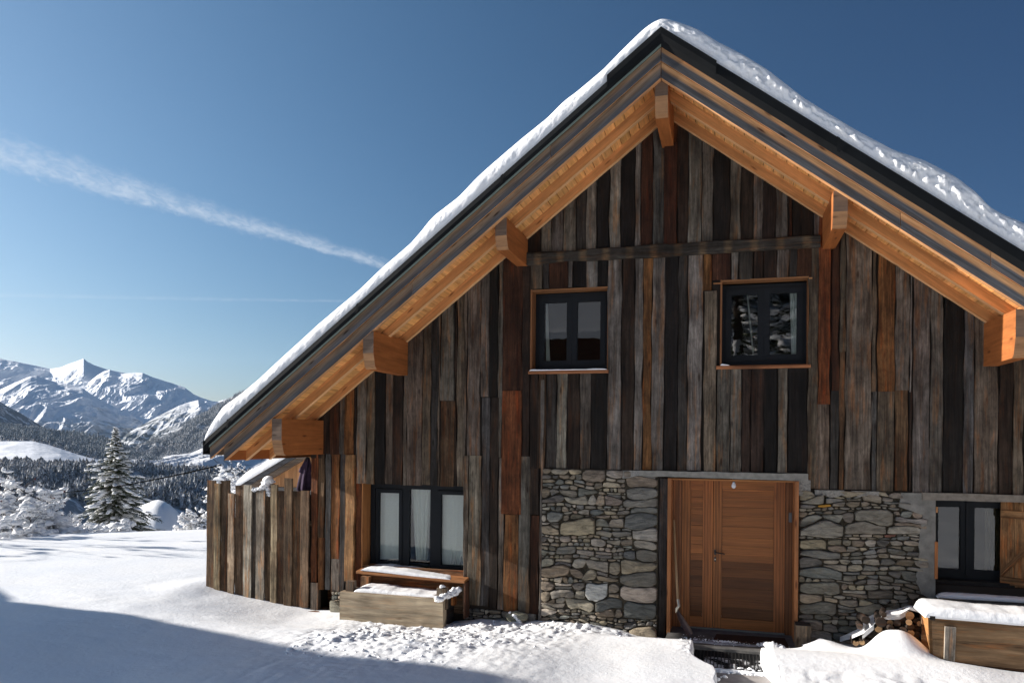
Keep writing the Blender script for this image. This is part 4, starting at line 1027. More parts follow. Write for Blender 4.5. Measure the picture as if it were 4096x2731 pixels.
M_SHADE_SNOW = plain('shade_grey_snow', (.34, .35, .38), .9, .1, 0, 22, .5)  # snow toned blue-grey so the shade on the step is in its colour
thin_snow('snow_dust', blobpts(-.15, -.40, .46, .060, 60, 3, .6), .0005, 'streak of trodden snow with shade in its colour along the front edge of the doorstep', M_SHADE_SNOW)

# shovel
sv = empty('shovel', (-.60, -.2, 0)); tag(sv, 'snow shovel with pale handle and brown blade leaning left of the door', 'shovel')
A_ = WP('S3', 1258, 505, .16); B_ = WP('S3', 1288, 1085, -.10); C_ = WP('Q5', 487, 215, -.14); D_ = WP('Q5', 455, 245, -.15)
mb = MB(); mb.tube([(A_[0], .16, A_[1]), ((A_[0] * .55 + B_[0] * .45) - .004, .04, A_[1] * .55 + B_[1] * .45), (B_[0], -.10, B_[1])], [.016, .017, .017], 10, (.34, .22, .12)); mb.build('handle', M_NEW, sv, True)
mb = MB(); mb.tube([(B_[0], -.10, B_[1] + .01), (C_[0], -.14, C_[1]), (D_[0] + .006, -.15, D_[1]), (D_[0] + .0, -.155, D_[1] - .05)], [.020, .019, .020, .010], 10); mb.build('socket', M_BRASS, sv, True)
L_ = [(445, 240), (456, 300), (475, 360), (515, 440), (560, 515), (600, 580)]; R_ = [(488, 262), (508, 305), (540, 345), (585, 410), (628, 475), (652, 532)]
mb = MB(); V = []; n = len(L_)
for i in range(n):
    t = i / (n - 1); y = -.15 - .16 * t; l = WP('Q5', *L_[i], y); r = WP('Q5', *R_[i], y); row = []
    for k in range(7): u = k / 6; row.append((l[0] + (r[0] - l[0]) * u, y + .03 * math.sin(u * 3.14), l[1] + (r[1] - l[1]) * u))
    V.append(row)
V = np.array(V); mb.grid(V); mb.grid((V + np.array([0, .003, 0]))[::-1]); mb.build('blade', plain('brown_steel', (.085, .055, .05), .5, .4, .3, 14, .3), sv, True)

# wood block right of the door
mb = MB(); bx0, bz1 = WP('Q4', 80, 745, -.30); bx1 = WP('Q4', 238, 760, -.30)[0]
mb.cm = 0; mb.bx(bx0, bx1, -.30, -.10, -.1, bz1, (.20, .155, .11), 'z'); mb.bx(bx0 + .002, bx1 - .002, -.298, -.102, bz1, bz1 + .004, (.05, .045, .04), 'x')
tag(mb.build('wood_block', M_OLD), 'squared wooden block standing against the stone wall right of the door', 'block')

# boulder under the boards
mb = MB(); a = WP('R4', 2040, 1455, -.12); V = []
for i in range(9):
    t = math.pi * i / 8; V.append([(a[0] + .165 * math.sin(t) * math.cos(p) * (1 + .2 * mnoise.noise(Vector((math.cos(p) * 1.3, t, 3)))), -.10 + .10 * math.sin(t) * math.sin(p), a[1] - .0 + .085 * math.cos(t) * (1 + .3 * mnoise.noise(Vector((math.cos(p), t, 8))))) for p in np.linspace(0, 6.283, 17)[:-1]])
V = np.array(V); mb.grid(V, (.27, .26, .19), V + 3, closed=True); tag(mb.build('boulder', M_STONE, None, True), 'pale rounded boulder at the foot of the rust-brown boards', 'boulder')
clods('boulder_snow', [(a[0] - .02 + .02 * k, -.19, a[1] + .045 - .022 * k, .03) for k in range(5)] + [(a[0] - .09, -.16, a[1] + .07, .02), (a[0] - .3, -.2, a[1] - .05, .02)], 'small lumps of snow clinging to the pale boulder', 9)

# log planter under the curtained window
pl = empty('planter_box', (-4.4, -.45, 0)); tag(pl, 'long log planter filled with snow below the curtained window', 'planter')
yp = -.48; q = lambda X, Yv, y=yp: WP('R4', X, Yv, y)
p0, p1 = q(372, 1300)[0], q(1345, 1350)[0]; pt, pb_ = (q(372, 1205)[1] + q(1330, 1285)[1]) / 2, -.12
mb = MB(); rough_beam(mb, p0, p1, pb_, pt, yp, yp + .13, (.36, .29, .20), 60, .012); mb.build('front_log', wood('pale_log', patch=.45, warm=.15, pale=.3, streak=(.6, 1.25), grain=9, bumpd=.012), pl)
mb = MB(); mb.bx(p1 - .07, p1 - .012, yp + .131, -.02, -.1, pt - .02, (.035, .03, .028), 'y'); mb.build('end_board', M_OLD, pl)
mb = MB(); mb.bx(p0 + .01, p0 + .06, yp + .131, -.02, -.1, pt - .02, (.10, .08, .06), 'y'); mb.build('end_board', M_OLD, pl)
for X, X2, Y1, Y2, y, c in ((430, 502, 1112, 1215, -.42, (.12, .09, .065)), (570, 645, 1068, 1180, -.10, (.22, .12, .06)), (1285, 1372, 1178, 1300, -.40, (.14, .11, .08)), (1408, 1452, 1180, 1260, -.14, (.30, .12, .04))):
    a, b = WP('R4', X, Y1, y), WP('R4', X2, Y2, y); mb = MB(); mb.bx(a[0], b[0], y, y + .09, b[1] - .12, a[1], c, 'z'); mb.build('corner_post', M_OLD, pl)
zt_ = q(900, 1180, -.3)[1]
snow_strip('planter_snow', None, [(q(480, 1200)[0], pt - .03, .06), (q(560, 1200)[0], pt - .02, .08), (q(800, 1200)[0], pt - .03, .07), (q(1100, 1200)[0], pt - .03, .06), (q(1282, 1200)[0], pt - .03, .055)], yp + .045, -.05, .05, 'smooth snow filling the log planter', seed=12, n=60, amp=.12, prof=.3)
a = WP('R4', 1330, 1160, -.38); b0 = WP('R4', 1300, 1280, -.47); b1 = WP('R4', 1500, 1190, -.14)
rs = np.random.RandomState(8); pts = [(a[0], -.37, a[1] - .01, .035), (a[0] + .02, -.36, a[1] - .005, .03)]
for k in range(70):
    t = rs.rand(); pts.append((b0[0] + (b1[0] - b0[0]) * t + rs.normal() * .015, -.49 + .36 * t + rs.normal() * .015, b0[1] + (b1[1] - b0[1]) * t ** 1.3 + rs.normal() * .012, rs.uniform(.025, .055)))
clods('planter_end_snow', pts, 'lumpy snow hanging on the dark right end of the log planter', 12)
# deck board and post at the wall corner
mb = MB(); a, b = WP('S2', 765, 1380, -.12), WP('S2', 1028, 1400, -.12); mb.bx(a[0] - .3, b[0], -.12, .5, a[1] - .05, a[1] - .01, (.20, .10, .05)); mb.bx(a[0] - .3, b[0], -.10, .5, a[1] - .3, a[1] - .055, (.1, .08, .06)); mb.build('deck_board', M_OLD, chalet)
mb = MB(); a, b = WP('S2', 892, 1200, -.04), WP('S2', 945, 1385, -.04); mb.bx(a[0], b[0], -.04, .05, b[1] - .02, a[1] + .05, (.11, .085, .065), 'z'); mb.build('corner_post', M_OLD, chalet)
mb = MB(); mb.bx(-5.97, -5.2, .35, .38, -.2, 1.0, (.10, .045, .02)); mb.build('inner_board', M_OLD, chalet)

# ---- plank fence
fe = empty('plank_fence', (-6.9, 0, 0)); tag(fe, 'tall fence of old upright planks with uneven tops, joining the chalet corner', 'fence')
xs = [95, 160, 205, 268, 315, 385, 445, 480, 545, 595, 640, 700, 757, 825, 885]; tops = [385, 412, 385, 485, 425, 425, 465, 465, 512, 418, 470, 372, 470, 465]
cl = 'FHFHFGkGFHFFFF'; cols = dict(F=(.135, .085, .050), H=(.26, .19, .12), G=(.30, .26, .21), k=(.07, .055, .045))
mb = MB()
for i, (tp, c) in enumerate(zip(tops, cl)):
    xa, xb = WP('S2', xs[i], 800)[0], WP('S2', xs[i + 1], 800)[0]; zt_ = WP('S2', (xs[i] + xs[i + 1]) / 2, tp)[1]; zb = -.22 + .16 * max(0, (-6.4 - xa)) + (.0 if xa < -6.6 else .16)
    plank(mb, xa - .006, xb + .006, zb, zt_ + random.uniform(-.005, .008), zt_ + random.uniform(-.005, .008), vary(cols[c], .22), -.008 - .026 * (i % 2 == 1), .024, .006)
mb.build('planks', M_OLD, fe)
mb = MB(); mb.bx(-6.08, -5.97, .03, .06, -.1, 1.62, (.03, .022, .016), 'z'); mb.build('end_board', M_OLD, fe)  # dark board added behind the gap at the wall, its colour stands for shade
for z in (.45, 1.15):
    mb = MB(); mb.bx(-7.75, -5.99, .022, .07, z, z + .08, (.10, .07, .045)); mb.build('rail', M_OLD, fe)
def zf(X, Yv): return WP('S2', X, Yv)
a, b = zf(135, 385), zf(258, 385)
snow_strip('fence_snow', None, [(a[0] + .03, a[1], .02), (a[0] + .14, a[1], .065), (b[0] - .10, a[1] + .002, .055), (b[0] - .03, a[1], .015)], -.05, .05, .03, 'small rounded snow cap on the outermost fence planks', seed=3, n=20)
clods('fence_snow', [(zf(X, Yv)[0], -.01, zf(X, Yv)[1], r) for X, Yv, r in ((188, 398, .035), (180, 388, .03))], None, 31, kind=None); bpy.context.scene.collection.objects[-1]
tag(COL.objects[-1], 'snow lump filling the notch over a short fence plank', 'snow')
o = clods('fence_snow', [(zf(X, Yv)[0], y, zf(X, Yv)[1], r) for X, Yv, r, y in ((455, 458, .04, 0), (480, 456, .045, 0), (505, 452, .05, 0), (525, 440, .055, 0), (540, 425, .06, .02), (548, 405, .065, .03), (555, 385, .065, .03), (562, 370, .055, .03), (575, 400, .05, .05), (520, 405, .04, .02), (570, 480, .035, 0), (575, 500, .03, 0), (560, 455, .05, .02))],
      'tall hooked lump of snow on top of the fence in front of the neighbouring gable', 14, kind=None)
mb = MB(); a, b = zf(553, 415), zf(583, 470); mb.bx(a[0], b[0], .08, .12, b[1] - .2, a[1], (.11, .08, .06), 'z'); mb.build('post_stub', M_OLD, fe)

# ---- furled parasol
pa = empty('parasol', (-6.12, .35, 0)); tag(pa, 'furled dark purple parasol standing behind the fence at the chalet corner', 'parasol')
yp = .32; q = lambda X, Yv: WP('S2', X, Yv, yp)
def furl(zs_, cs_, rs_, seed):
    V = []
    for (z, cx, r) in zip(zs_, cs_, rs_):
        V.append([(cx + r * math.cos(t) * (1 + .22 * math.cos(5 * t + seed + z * 2)), yp + r * .7 * math.sin(t) * (1 + .22 * math.cos(5 * t + seed + z * 2)), z) for t in np.linspace(0, 2 * math.pi, 41)[:-1]])
    return np.array(V)
def ringset(rows, seed):
    zs_, cs_, rs_ = [], [], []
    for Y_, Xl, Xr in rows:
        a, b = q(Xl, Y_), q(Xr, Y_); zs_.append((a[1] + b[1]) / 2); cs_.append((a[0] + b[0]) / 2); rs_.append((b[0] - a[0]) / 2 / 1.1)
    return furl(zs_, cs_, rs_, seed)
mb = MB(); mb.grid(ringset([(220, 852, 884), (235, 845, 888), (270, 826, 892), (300, 808, 893), (322, 802, 888), (330, 818, 884)], 1)[::-1], closed=True)
mb.build('top_flap', M_PURPLE, pa, True)
mb = MB(); mb.grid(ringset([(290, 830, 890), (340, 815, 893), (400, 800, 893), (455, 790, 890), (470, 800, 880), (560, 820, 875)], 3)[::-1], closed=True); mb.build('canopy', M_PURPLE, pa, True)
mb = MB(); a = q(868, 214); mb.tube([(a[0], yp, 0), (a[0], yp, a[1] - .06)], [.022, .022], 10); mb.tube([(a[0], yp, a[1] - .07), (a[0], yp, a[1] - .0), (a[0], yp, a[1] + .012)], [.032, .032, .012], 12); mb.build('pole', M_FRAME, pa)

# ---- firewood
fw = [(1215, 648, 40), (1150, 683, 40), (1208, 714, 27), (1277, 700, 24), (1315, 728, 24), (1090, 722, 30), (1020, 722, 30), (932, 715, 46), (1095, 770, 26), (1160, 745, 34), (1225, 760, 32), (1290, 770, 32), (1150, 800, 34), (1226, 823, 32),
      (1090, 810, 28), (1285, 835, 30), (1180, 860, 30), (1240, 890, 30), (1300, 900, 32), (905, 780, 32), (1030, 775, 26), (960, 640, 26), (895, 655, 24), (780, 690, 36), (718, 755, 28), (740, 915, 26), (680, 920, 28), (790, 925, 30), (738, 880, 22), (1315, 655, 28), (1330, 610, 30), (1340, 540, 34), (1295, 540, 26), (1380, 500, 28), (1300, 960, 30), (1340, 800, 30), (850, 940, 26)]
seen = {0: 'pale sawn firewood log topmost beside the trough', 13: 'pale firewood log low in the stack beside the trough', 2: 'pale round firewood log just below the topmost one', 25: 'small pale firewood log in the snow near the middle of the heap', 26: 'small pale firewood log at the left end of the heap', 19: 'pale firewood log under a dark round one, left part of the stack', 7: 'large dark round firewood log at the left of the stack'}
for i, (X, Yv, r) in enumerate(fw):
    y = -.62 + random.uniform(-.05, .05) if X > 850 else -.60 + random.uniform(-.04, .04)
    if Yv < 620: y = -.30
    a = WP('Q4', X, Yv, y); rr = r * .4022 * 9.4 / 3013
    pale = i in (0, 2, 4, 13, 19, 25, 26, 6)
    mb = MB(); n = 12; L = .20
    pts = [(a[0] + random.uniform(-.015, .015) * k, y + L * k / 3, a[1] + random.uniform(-.006, .006) * k) for k in range(4)]
    mb.tube(pts, [rr * random.uniform(.94, 1.04) for _ in pts], n, (.030, .021, .016), True, random.uniform(0, 9), (.36, .225, .115) if pale else vary((.050, .037, .029), .3))
    o = mb.build('firewood_log', [M_OLD, M_NEW if pale else M_OLD])
    tag(o, seen.get(i, {4: 'pale-ended firewood log squeezed against the end board of the trough', 6: 'pale-ended firewood log next to the large dark round one, left of centre', 1: 'dark firewood log just left of the topmost pale sawn one', 5: 'dark log left of the dark one beside the topmost pale log', 17: 'dark log low down, right under the low pale log', 15: 'dark log at the right between the low pale log and the trough', 3: 'thin dark log between the topmost pale log and the trough', 21: 'dark log poking out at the top of the stack left of the snow blanket', 23: 'dark log at the far left top of the heap', 24: 'dark log under the far left top one', 31: 'dark log jammed highest behind the trough end', 27: 'dark log right of the two small pale logs in the heap', 33: 'dark log lying behind the trough corner on top of the stack'}.get(i, 'dark weathered firewood log in the stack between the stone wall and the trough')), 'log', 'firewood logs stacked by the trough')

# ---- wooden trough
tr_ = empty('wooden_trough', (2.9, -1.0, 0)); tag(tr_, 'large flared wooden trough heaped with snow below the right window', 'trough')
yt, yb = -1.12, -.96
tl = WP('Q4', 1402, 655, yt); bl = WP('Q4', 1432, 1045, yb)
def xzt(t): return (tl[0] + (bl[0] - tl[0]) * t, yt + (yb - yt) * t, tl[1] + (bl[1] - .25 - tl[1]) * t)
mb = MB(); xr_ = 4.6; cut = (0, .36, .73, 1.0); cc = [(.27, .17, .09), (.24, .15, .08), (.17, .09, .045)]
for k in range(3):
    a, b = xzt(cut[k]), xzt(cut[k + 1] - .006); off = random.uniform(0, 30)
    mb.box(a, (xr_ - a[0], 0, 0), (b[0] - a[0], b[1] - a[1], b[2] - a[2]), (0, .035, 0), cc[k], off)
mb.build('front_boards', wood('trough_wood', patch=.6, warm=.5, pale=.25, streak=(.5, 1.3), grain=8, bumpd=.006), tr_)
mb = MB(); a = WP('Q4', 1313, 550, -.62); x_b, z_b = a; off = 3.0
F0 = Vector((tl[0] - .0, yt, tl[1])); F1 = Vector((bl[0], yb, bl[1] - .25)); B0 = Vector((x_b, -.60, tl[1] + .02)); B1 = Vector((x_b + .15, -.62, bl[1] - .25))
o0 = Vector((-.035, 0, 0)); q4 = [F0 + o0 * .2, B0, B1, F1 + o0 * .2]
mb.quad([p for p in q4], (.42, .21, .08), [(0, 0, 0), (.5, 0, 0), (.5, .6, 0), (0, .6, 0)]); mb.quad([p + Vector((.035, 0, 0)) for p in q4][::-1], (.2, .12, .06))
mb.quad([q4[1], q4[0], q4[0] + Vector((.035, 0, 0)), q4[1] + Vector((.035, 0, 0))], (.10, .08, .065)); mb.quad([q4[0], q4[3], q4[3] + Vector((.035, 0, 0)), q4[0] + Vector((.035, 0, 0))], (.45, .22, .08))
mb.build('end_board', M_FASCIA, tr_)
mb = MB(); a, b = WP('Q4', 1572, 760, yt - .03), WP('Q4', 1680, 775, yt - .03); c = WP('Q4', 1555, 1045, yb - .03)
mb.box((a[0], yt + .01, a[1]), (c[0] - a[0] + .0, yb - yt, c[1] - .2 - a[1]), (b[0] - a[0], 0, 0), (0, -.035, 0), (.33, .29, .24)); mb.build('batten', M_OLD, tr_)
mb = MB(); mb.bx(tl[0] + .01, tl[0] + .06, yt - .02, yt + .02, tl[1] - .035, tl[1] + .01, (.03, .025, .02)); mb.build('corner_block', M_OLD, tr_)
mb = MB(); mb.bx(x_b + .02, xr_, -.64, -.60, .0, tl[1] - .02, (.15, .09, .05)); mb.build('rear_board', M_OLD, tr_)
def sx(X): return WP('Q4', X, 600, -1.0)[0]
snow_strip('trough_snow', None, [(sx(1335), tl[1] - .01, .07), (sx(1370), tl[1] - .012, .105), (sx(1500), tl[1] - .015, .11), (sx(1800), tl[1] - .02, .10), (sx(2200), tl[1] - .03, .10), (3.6, tl[1] - .03, .10), (4.5, tl[1] - .03, .10)], yt - .015, -.62, .06, 'thick smooth snow heaped in the flared wooden trough', seed=22, n=90, amp=.05, prof=.42, front=.02)
def sheet_snow(name, outline, thick, label, nx=40, ny=16, seed=0, amp=.02, lift=0.0):
    """snow blanket over a sloping pile: outline = rows of 3-D points"""
    rows = np.array(outline, float); n, m = rows.shape[:2]
    ui = np.linspace(0, n - 1, ny); vi = np.linspace(0, m - 1, nx); V = np.zeros((ny, nx, 3))
    for a_, u in enumerate(ui):
        i = min(int(u), n - 2); f = u - i
        for b_, v in enumerate(vi):
            j = min(int(v), m - 2); g_ = v - j; f2 = f * f * (3 - 2 * f); g2 = g_ * g_ * (3 - 2 * g_)
            p = (rows[i, j] * (1 - f2) + rows[i + 1, j] * f2) * (1 - g2) + (rows[i, j + 1] * (1 - f2) + rows[i + 1, j + 1] * f2) * g2
            e = min(a_, ny - 1 - a_, b_, nx - 1 - b_); p = p + np.array([0, 0, lift + amp * 2 * (vnoise2(p[0] * 6, p[1] * 6 + seed, 1) + .5 * vnoise2(p[0] * 17, p[1] * 17 + seed, 2))])
            V[a_, b_] = p
    mb = MB(); mb.grid(V); n_, m_ = V.shape[:2]
    W2 = V - np.array([0, 0, thick]); mb.grid(W2[::-1])
    for sl in (V[0], V[-1], V[:, 0], V[:, -1]):
        lo = sl - np.array([0, 0, thick]); mb.grid(np.stack([sl, lo])); mb.grid(np.stack([lo, sl]))
    o = mb.build(name, M_SNOW, None, True); tag(o, label, 'snow'); return o
def p3(X, Yv, y): a = WP('Q4', X, Yv, y); return (a[0], y, a[1])
sheet_snow('woodpile_snow', [[p3(640, 905, -.62), p3(760, 850, -.62), p3(860, 760, -.60), p3(960, 665, -.60), p3(1120, 660, -.62), p3(1200, 612, -.60), p3(1310, 640, -.60)],
                              [p3(640, 850, -.35), p3(740, 790, -.35), p3(830, 690, -.35), p3(930, 640, -.35), p3(1100, 615, -.35), p3(1220, 575, -.35), p3(1290, 590, -.35)],
                              [p3(520, 880, -.08), p3(700, 800, -.08), p3(815, 680, -.08), p3(920, 630, -.08), p3(1090, 612, -.08), p3(1220, 572, -.08), p3(1290, 585, -.08)]], .06, 'blanket of snow draped over the firewood stack', seed=5, amp=.010, lift=.028)
# ================================================================== snow on the roof
def sstep(x, a, b): t = np.clip((x - a) / (b - a), 0, 1); return t * t * (3 - 2 * t)
sil = [(467, 1016), (469, 992), (482, 962), (510, 936), (560, 900), (600, 868), (640, 830), (700, 775), (740, 738), (790, 697), (830, 665), (880, 615), (900, 598), (950, 556), (975, 525), (1000, 494), (1060, 448), (1100, 405), (1130, 378), (1200, 318), (1260, 270), (1300, 230), (1330, 208), (1400, 150), (1440, 108), (1480, 68), (1505, 52), (1530, 48), (1560, 52), (1600, 66), (1650, 97), (1700, 122), (1760, 158), (1850, 228), (1950, 290), (2050, 343), (2120, 366), (2190, 402), (2240, 440), (2265, 470), (2300, 490), (2352, 511), (2420, 560), (2520, 600), (2620, 660)]
su = []; sz_ = []
for x, y in sil:
    a = W(x * 1.7415, y * 1.7415, -.95); su.append(a[0]); sz_.append(a[1])
su[0] = su[1] - .02
nU = 620; U = np.concatenate([np.linspace(XL - .03, -6.7, 40), np.linspace(-6.7, 4.2, nU)[1:], np.linspace(4.2, 5.7, 30)[1:]])
Zs = np.interp(U, su, sz_); Zs = np.convolve(np.pad(Zs, 4, mode='edge'), np.hanning(11)[1:-1] / np.hanning(11)[1:-1].sum(), mode='valid')
zr_ = OFF_FLASH - .05 * (1 - sstep(U, XA - .72, XA - .58)) + 2.5 - np.where(U < XA, SLL, SLR) * np.abs(U - XA)
zr_s = OFF_FLASH + 2.5 - SL * np.sqrt((U - XA) ** 2 + .0)
T = np.clip(Zs - zr_, .03, 1)
endf = np.clip((U - (XL - .03)) / .25, 0, 1) ** .5; T = T * (.15 + .85 * endf)
NJ = 46; V = np.zeros((len(U), NJ, 3))
y0 = YF + .02
for j in range(NJ):
    if j < 26:
        t = j / 25; a = t * math.pi / 2; R = np.minimum(T * .8, .24)
        yy = y0 + R * (1 - np.cos(a)) ** 1.0; hh = T * np.sin(a) ** .8
    else:
        q = (j - 25) / (NJ - 26); yy = y0 + np.minimum(T * .8, .24) + q ** 2.2 * 10.8; hh = T * (1 + .10 * vnoise2(U * .7, np.full_like(U, q * 5), 2) * q)
    rough = min(1, j / 3) * max(0, 1 - max(0, j - 7) / 9.0) ** 1.2
    sgn = np.where(U > XA, 1.0, -.1)
    L1 = lump(U * 7.0, yy * 9 + hh * 8.0, 1) - .45; L2 = lump(U * 17, yy * 19 + hh * 18, 3) - .45
    rt_ = sstep(U, -1.2, .2); amp = rough * np.clip(T * 2.8, .25, 1.1) * (.22 + 1.1 * rt_) + .05; bulge = .16 * math.sin(math.pi * min(1, j / 25)) * np.clip(T - .1, 0, .4)
    V[:, j, 0] = U + L2 * .012 * amp
    V[:, j, 1] = yy - bulge - (L1 * .050 + L2 * .024) * amp
    V[:, j, 2] = zr_ + .004 + hh + (L1 * .02 + L2 * .015) * amp * (j > 1)
V[:, 0, 1] = y0 + .01; V[:, 0, 2] = zr_ - .0
if True:
    F = grid_faces(len(U), NJ)
    Vv = V.reshape(-1, 3)
    ro = fast_mesh('roof_snow', Vv, F, M_SNOW_ROUGH)
    tag(ro, 'thick undulating blanket of snow covering the chalet roof', 'snow')

# ================================================================== ground
def sstep(x, a, b): t = np.clip((x - a) / (b - a), 0, 1); return t * t * (3 - 2 * t)
_c0 = np.array([-16.2, 2.2]); _cd = np.array([3.7, 2.75]); _cd = _cd / np.hypot(*_cd); _cn = np.array([-_cd[1], _cd[0]])
def ground_h(x, y):
    x = np.asarray(x, float); y = np.asarray(y, float)
    wl = np.interp(x, [-30, -9, -7.8, -6.5, -5.9, -5.1, -4.3, -3.76, -3.3, -2.84, -2.3, -1.63, -1.35, -1.1, -.75, .9, 1.3, 2, 3, 12], [.22, .14, .12, -.02, -.06, -.02, -.07, -.09, -.03, -.02, .02, .01, -.03, -.08, -.09, .02, .05, .05, .05, .05])
    d = -y
    field = .17 + .05 * vnoise2(x * .35, y * .35, 1) * 2 + .035 * fbm(x * .5 + 4, y * .9, 3, 2)
    z = wl + (field - wl) * sstep(d, .0, 2.4)
    # in front of the middle: gentle heap of cleared snow, lower toward the planter
    z = z - .10 * np.exp(-((x + 5.4) / 1.6) ** 2 - ((y + .9) / .8) ** 2)
    # wind lip by the fence
    z = z + .05 * np.exp(-((x + 8.1) / .35) ** 2 - ((y + .1) / .5) ** 2)
    # cleared clods
    m = sstep(x, -5.4, -4.2) * (1 - sstep(x, -1.9, -1.2)) * sstep(d, .05, .35) + .9 * sstep(x, -3.6, -2.6) * (1 - sstep(x, -2.2, -1.2)) * (d < .5) * sstep(d, .0, .2)
    m = m * (1 - .75 * sstep(x + .55 * d, -1.9, -.9)); m = np.clip(m, 0, 1)
    soft = sstep(d, 2.0, 3.2) * (1 - sstep(x, -2.5, -1))
    z = z + m * (1 - .7 * soft) * (.070 * (lump(x * 3.2, y * 3.2, 1) - .35) + .036 * (lump(x * 9, y * 9, 2) - .35) + .020 * (lump(x * 22, y * 22, 4) - .35))
    z = z + .008 * fbm(x * 4, y * 4, 3, 3) * (1 - m)
    # trodden lip along the back edge of the left bank
    lip = np.exp(-((d - .22 - .22 * sstep(x, -1.5, -.4)) / .09) ** 2) * sstep(x, -2.3, -1.9) * (1 - sstep(x, -.5, -.3))
    z = z + lip * (.05 * (lump(x * 8, y * 8, 5)) + .0)
    # banks beside the path
    zl = .10 - .06 * sstep(-x, .4, 2.5) + .012 * fbm(x * 2, y * 2, 2, 4)
    z = np.where((x < 0) & (x > -2.6) & (d > .3), z + (zl - z) * sstep(x, -2.4, -1.0) * sstep(d, .3, .8) , z)
    rr = sstep(x, .3, .5)
    ridge = .19 * np.exp(-((d - 1.30) / .52) ** 2) * (1 - .35 * sstep(x, 2.2, 3.0))
    front = sstep(d, 1.5, 1.9)
    zrgt = -.02 + ridge + .04 + .04 * front + front * sstep(x, .3, 1.0) * (.09 * (lump(x * 1.3, y * 1.6, 1) - .3)) + front * .022 * (lump(x * 5, y * 5, 2) - .35)
    zrgt = np.where(d < 1.30, np.maximum(zrgt, .02), zrgt)
    z = z + (zrgt - z) * rr
    # mounds by the woodpile and right of the step
    z = z + .30 * np.exp(-(np.abs(x - 1.76) / .24) ** 2.6 - (np.abs(y + .84) / .24) ** 2.6) + .13 * np.exp(-((x - 2.04) / .16) ** 2 - ((y + .80) / .25) ** 2)
    z = z + .11 * np.exp(-((x - 1.08) / .22) ** 2 - ((y + .50) / .20) ** 2) + .06 * np.exp(-((x - 1.4) / .3) ** 2 - ((y + .6) / .25) ** 2) + .03 * np.exp(-((x - 1.06) / .05) ** 2 - ((y + .42) / .05) ** 2)
    # path
    w = .012 * lump(x * 0 + 3, y * 9, 1)
    eL = -.385 + .27 * sstep(d, 1.25, 1.85) + .03 * lump(y * 7, x * 0, 2) * sstep(d, .9, 1.1)
    eR = .385 + .02 * lump(y * 6, x * 0 + 4, 3) * sstep(d, .9, 1.1) + .10 * sstep(d, 1.1, 1.7)
    inpath = sstep(x, eL - .012, eL + .012) * (1 - sstep(x, eR - .012, eR + .012)) * (d > -.0)
    floor = -.085 + .028 * sstep(d, .66, .84) + .012 * fbm(x * 14, y * 14, 2, 1)
    floor = np.where(d > 1.30 + .04 * vnoise2(x * 9, x * 0, 1), -.20, floor)
    z = z + (floor - z) * inpath
    # crumbs at the back corner of the path banks
    z = z + .05 * np.exp(-((x - .50) / .07) ** 2 - ((y + 1.02) / .06) ** 2) * (1 + lump(x * 20, y * 20, 1)) + .04 * (lump(x * 14, y * 14, 3) - .2) * np.exp(-((x + .45) / .12) ** 2 - ((y + 1.0) / .3) ** 2) * (x < -.385)
    # under the step
    z = np.where((x > -.80) & (x < .87) & (d < .56), -.32, z)
    z = np.where((d < -.01) & (x > -5.98), -.35, z)
    # behind the camera: rising slope
    z = z + np.where(d > 15, 0, 0) + .33 * np.maximum(d - 16 + 1.5 * fbm(x * .05, y * .05, 2, 1), 0) ** 1.0 * sstep(d, 15, 22)
    # far side of the crest falls into the valley
    c = (x - _c0[0]) * _cn[0] + (y - _c0[1]) * _cn[1]
    c = c + .5 * vnoise2(x * .25, y * .25, 2)
    fall = np.where(c > 0, .30 * c * c / (c + 5.0), 0); fall = np.minimum(fall, 130 + .08 * fall)
    fall = np.where(y < -2, 0, fall)
    return z - fall
def axis(segs):
    out_ = [segs[0][0]]
    for a, b, s in segs:
        n = max(1, int(round((b - a) / s))); out_ += list(np.linspace(a, b, n + 1)[1:])
    return np.array(out_)
gxs = axis([(-900, -120, 40), (-120, -45, 5), (-45, -20, .8), (-20, -9, .2), (-9, -5.6, .07), (-5.6, -.44, .024), (-.44, -.02, .007), (-.02, .33, .03), (.33, .56, .008), (.56, 3.4, .024), (3.4, 9, .2), (9, 60, 3)])
gys = axis([(-120, -20, 5), (-20, -6, .5), (-6, -3.6, .12), (-3.6, -.5, .022), (-.5, .1, .02), (.1, 3, .15), (3, 12, .35), (12, 40, 1.5), (40, 120, 6), (120, 900, 40)])
GX, GY_ = np.meshgrid(gxs, gys, indexing='ij'); GZ = ground_h(GX, GY_)
F = grid_faces(len(gxs), len(gys))
def ground_mat():
    m, t, b = newmat('snow_ground_mat', .62, .2)
    p = nd(t, 'ShaderNodeNewGeometry').outputs['Position']
    n1 = noise_n(t, p, 16, 6, .62); n2 = noise_n(t, p, 110, 3, .6); n3 = noise_n(t, p, 1.1, 4, .5)
    base = mixc(t, ramp(t, n3, .35, .65), (.85, .87, .90), (.90, .905, .91))
    t.links.new(base, b.inputs['Base Color'])
    bump(t, b, math_(t, 'ADD', n1, math_(t, 'MULTIPLY', n2, .3)), .28, .03)
    return m
gr_ = fast_mesh('snow_ground', np.stack([GX, GY_, GZ], -1).reshape(-1, 3), F, ground_mat()); tag(gr_, kind='structure')
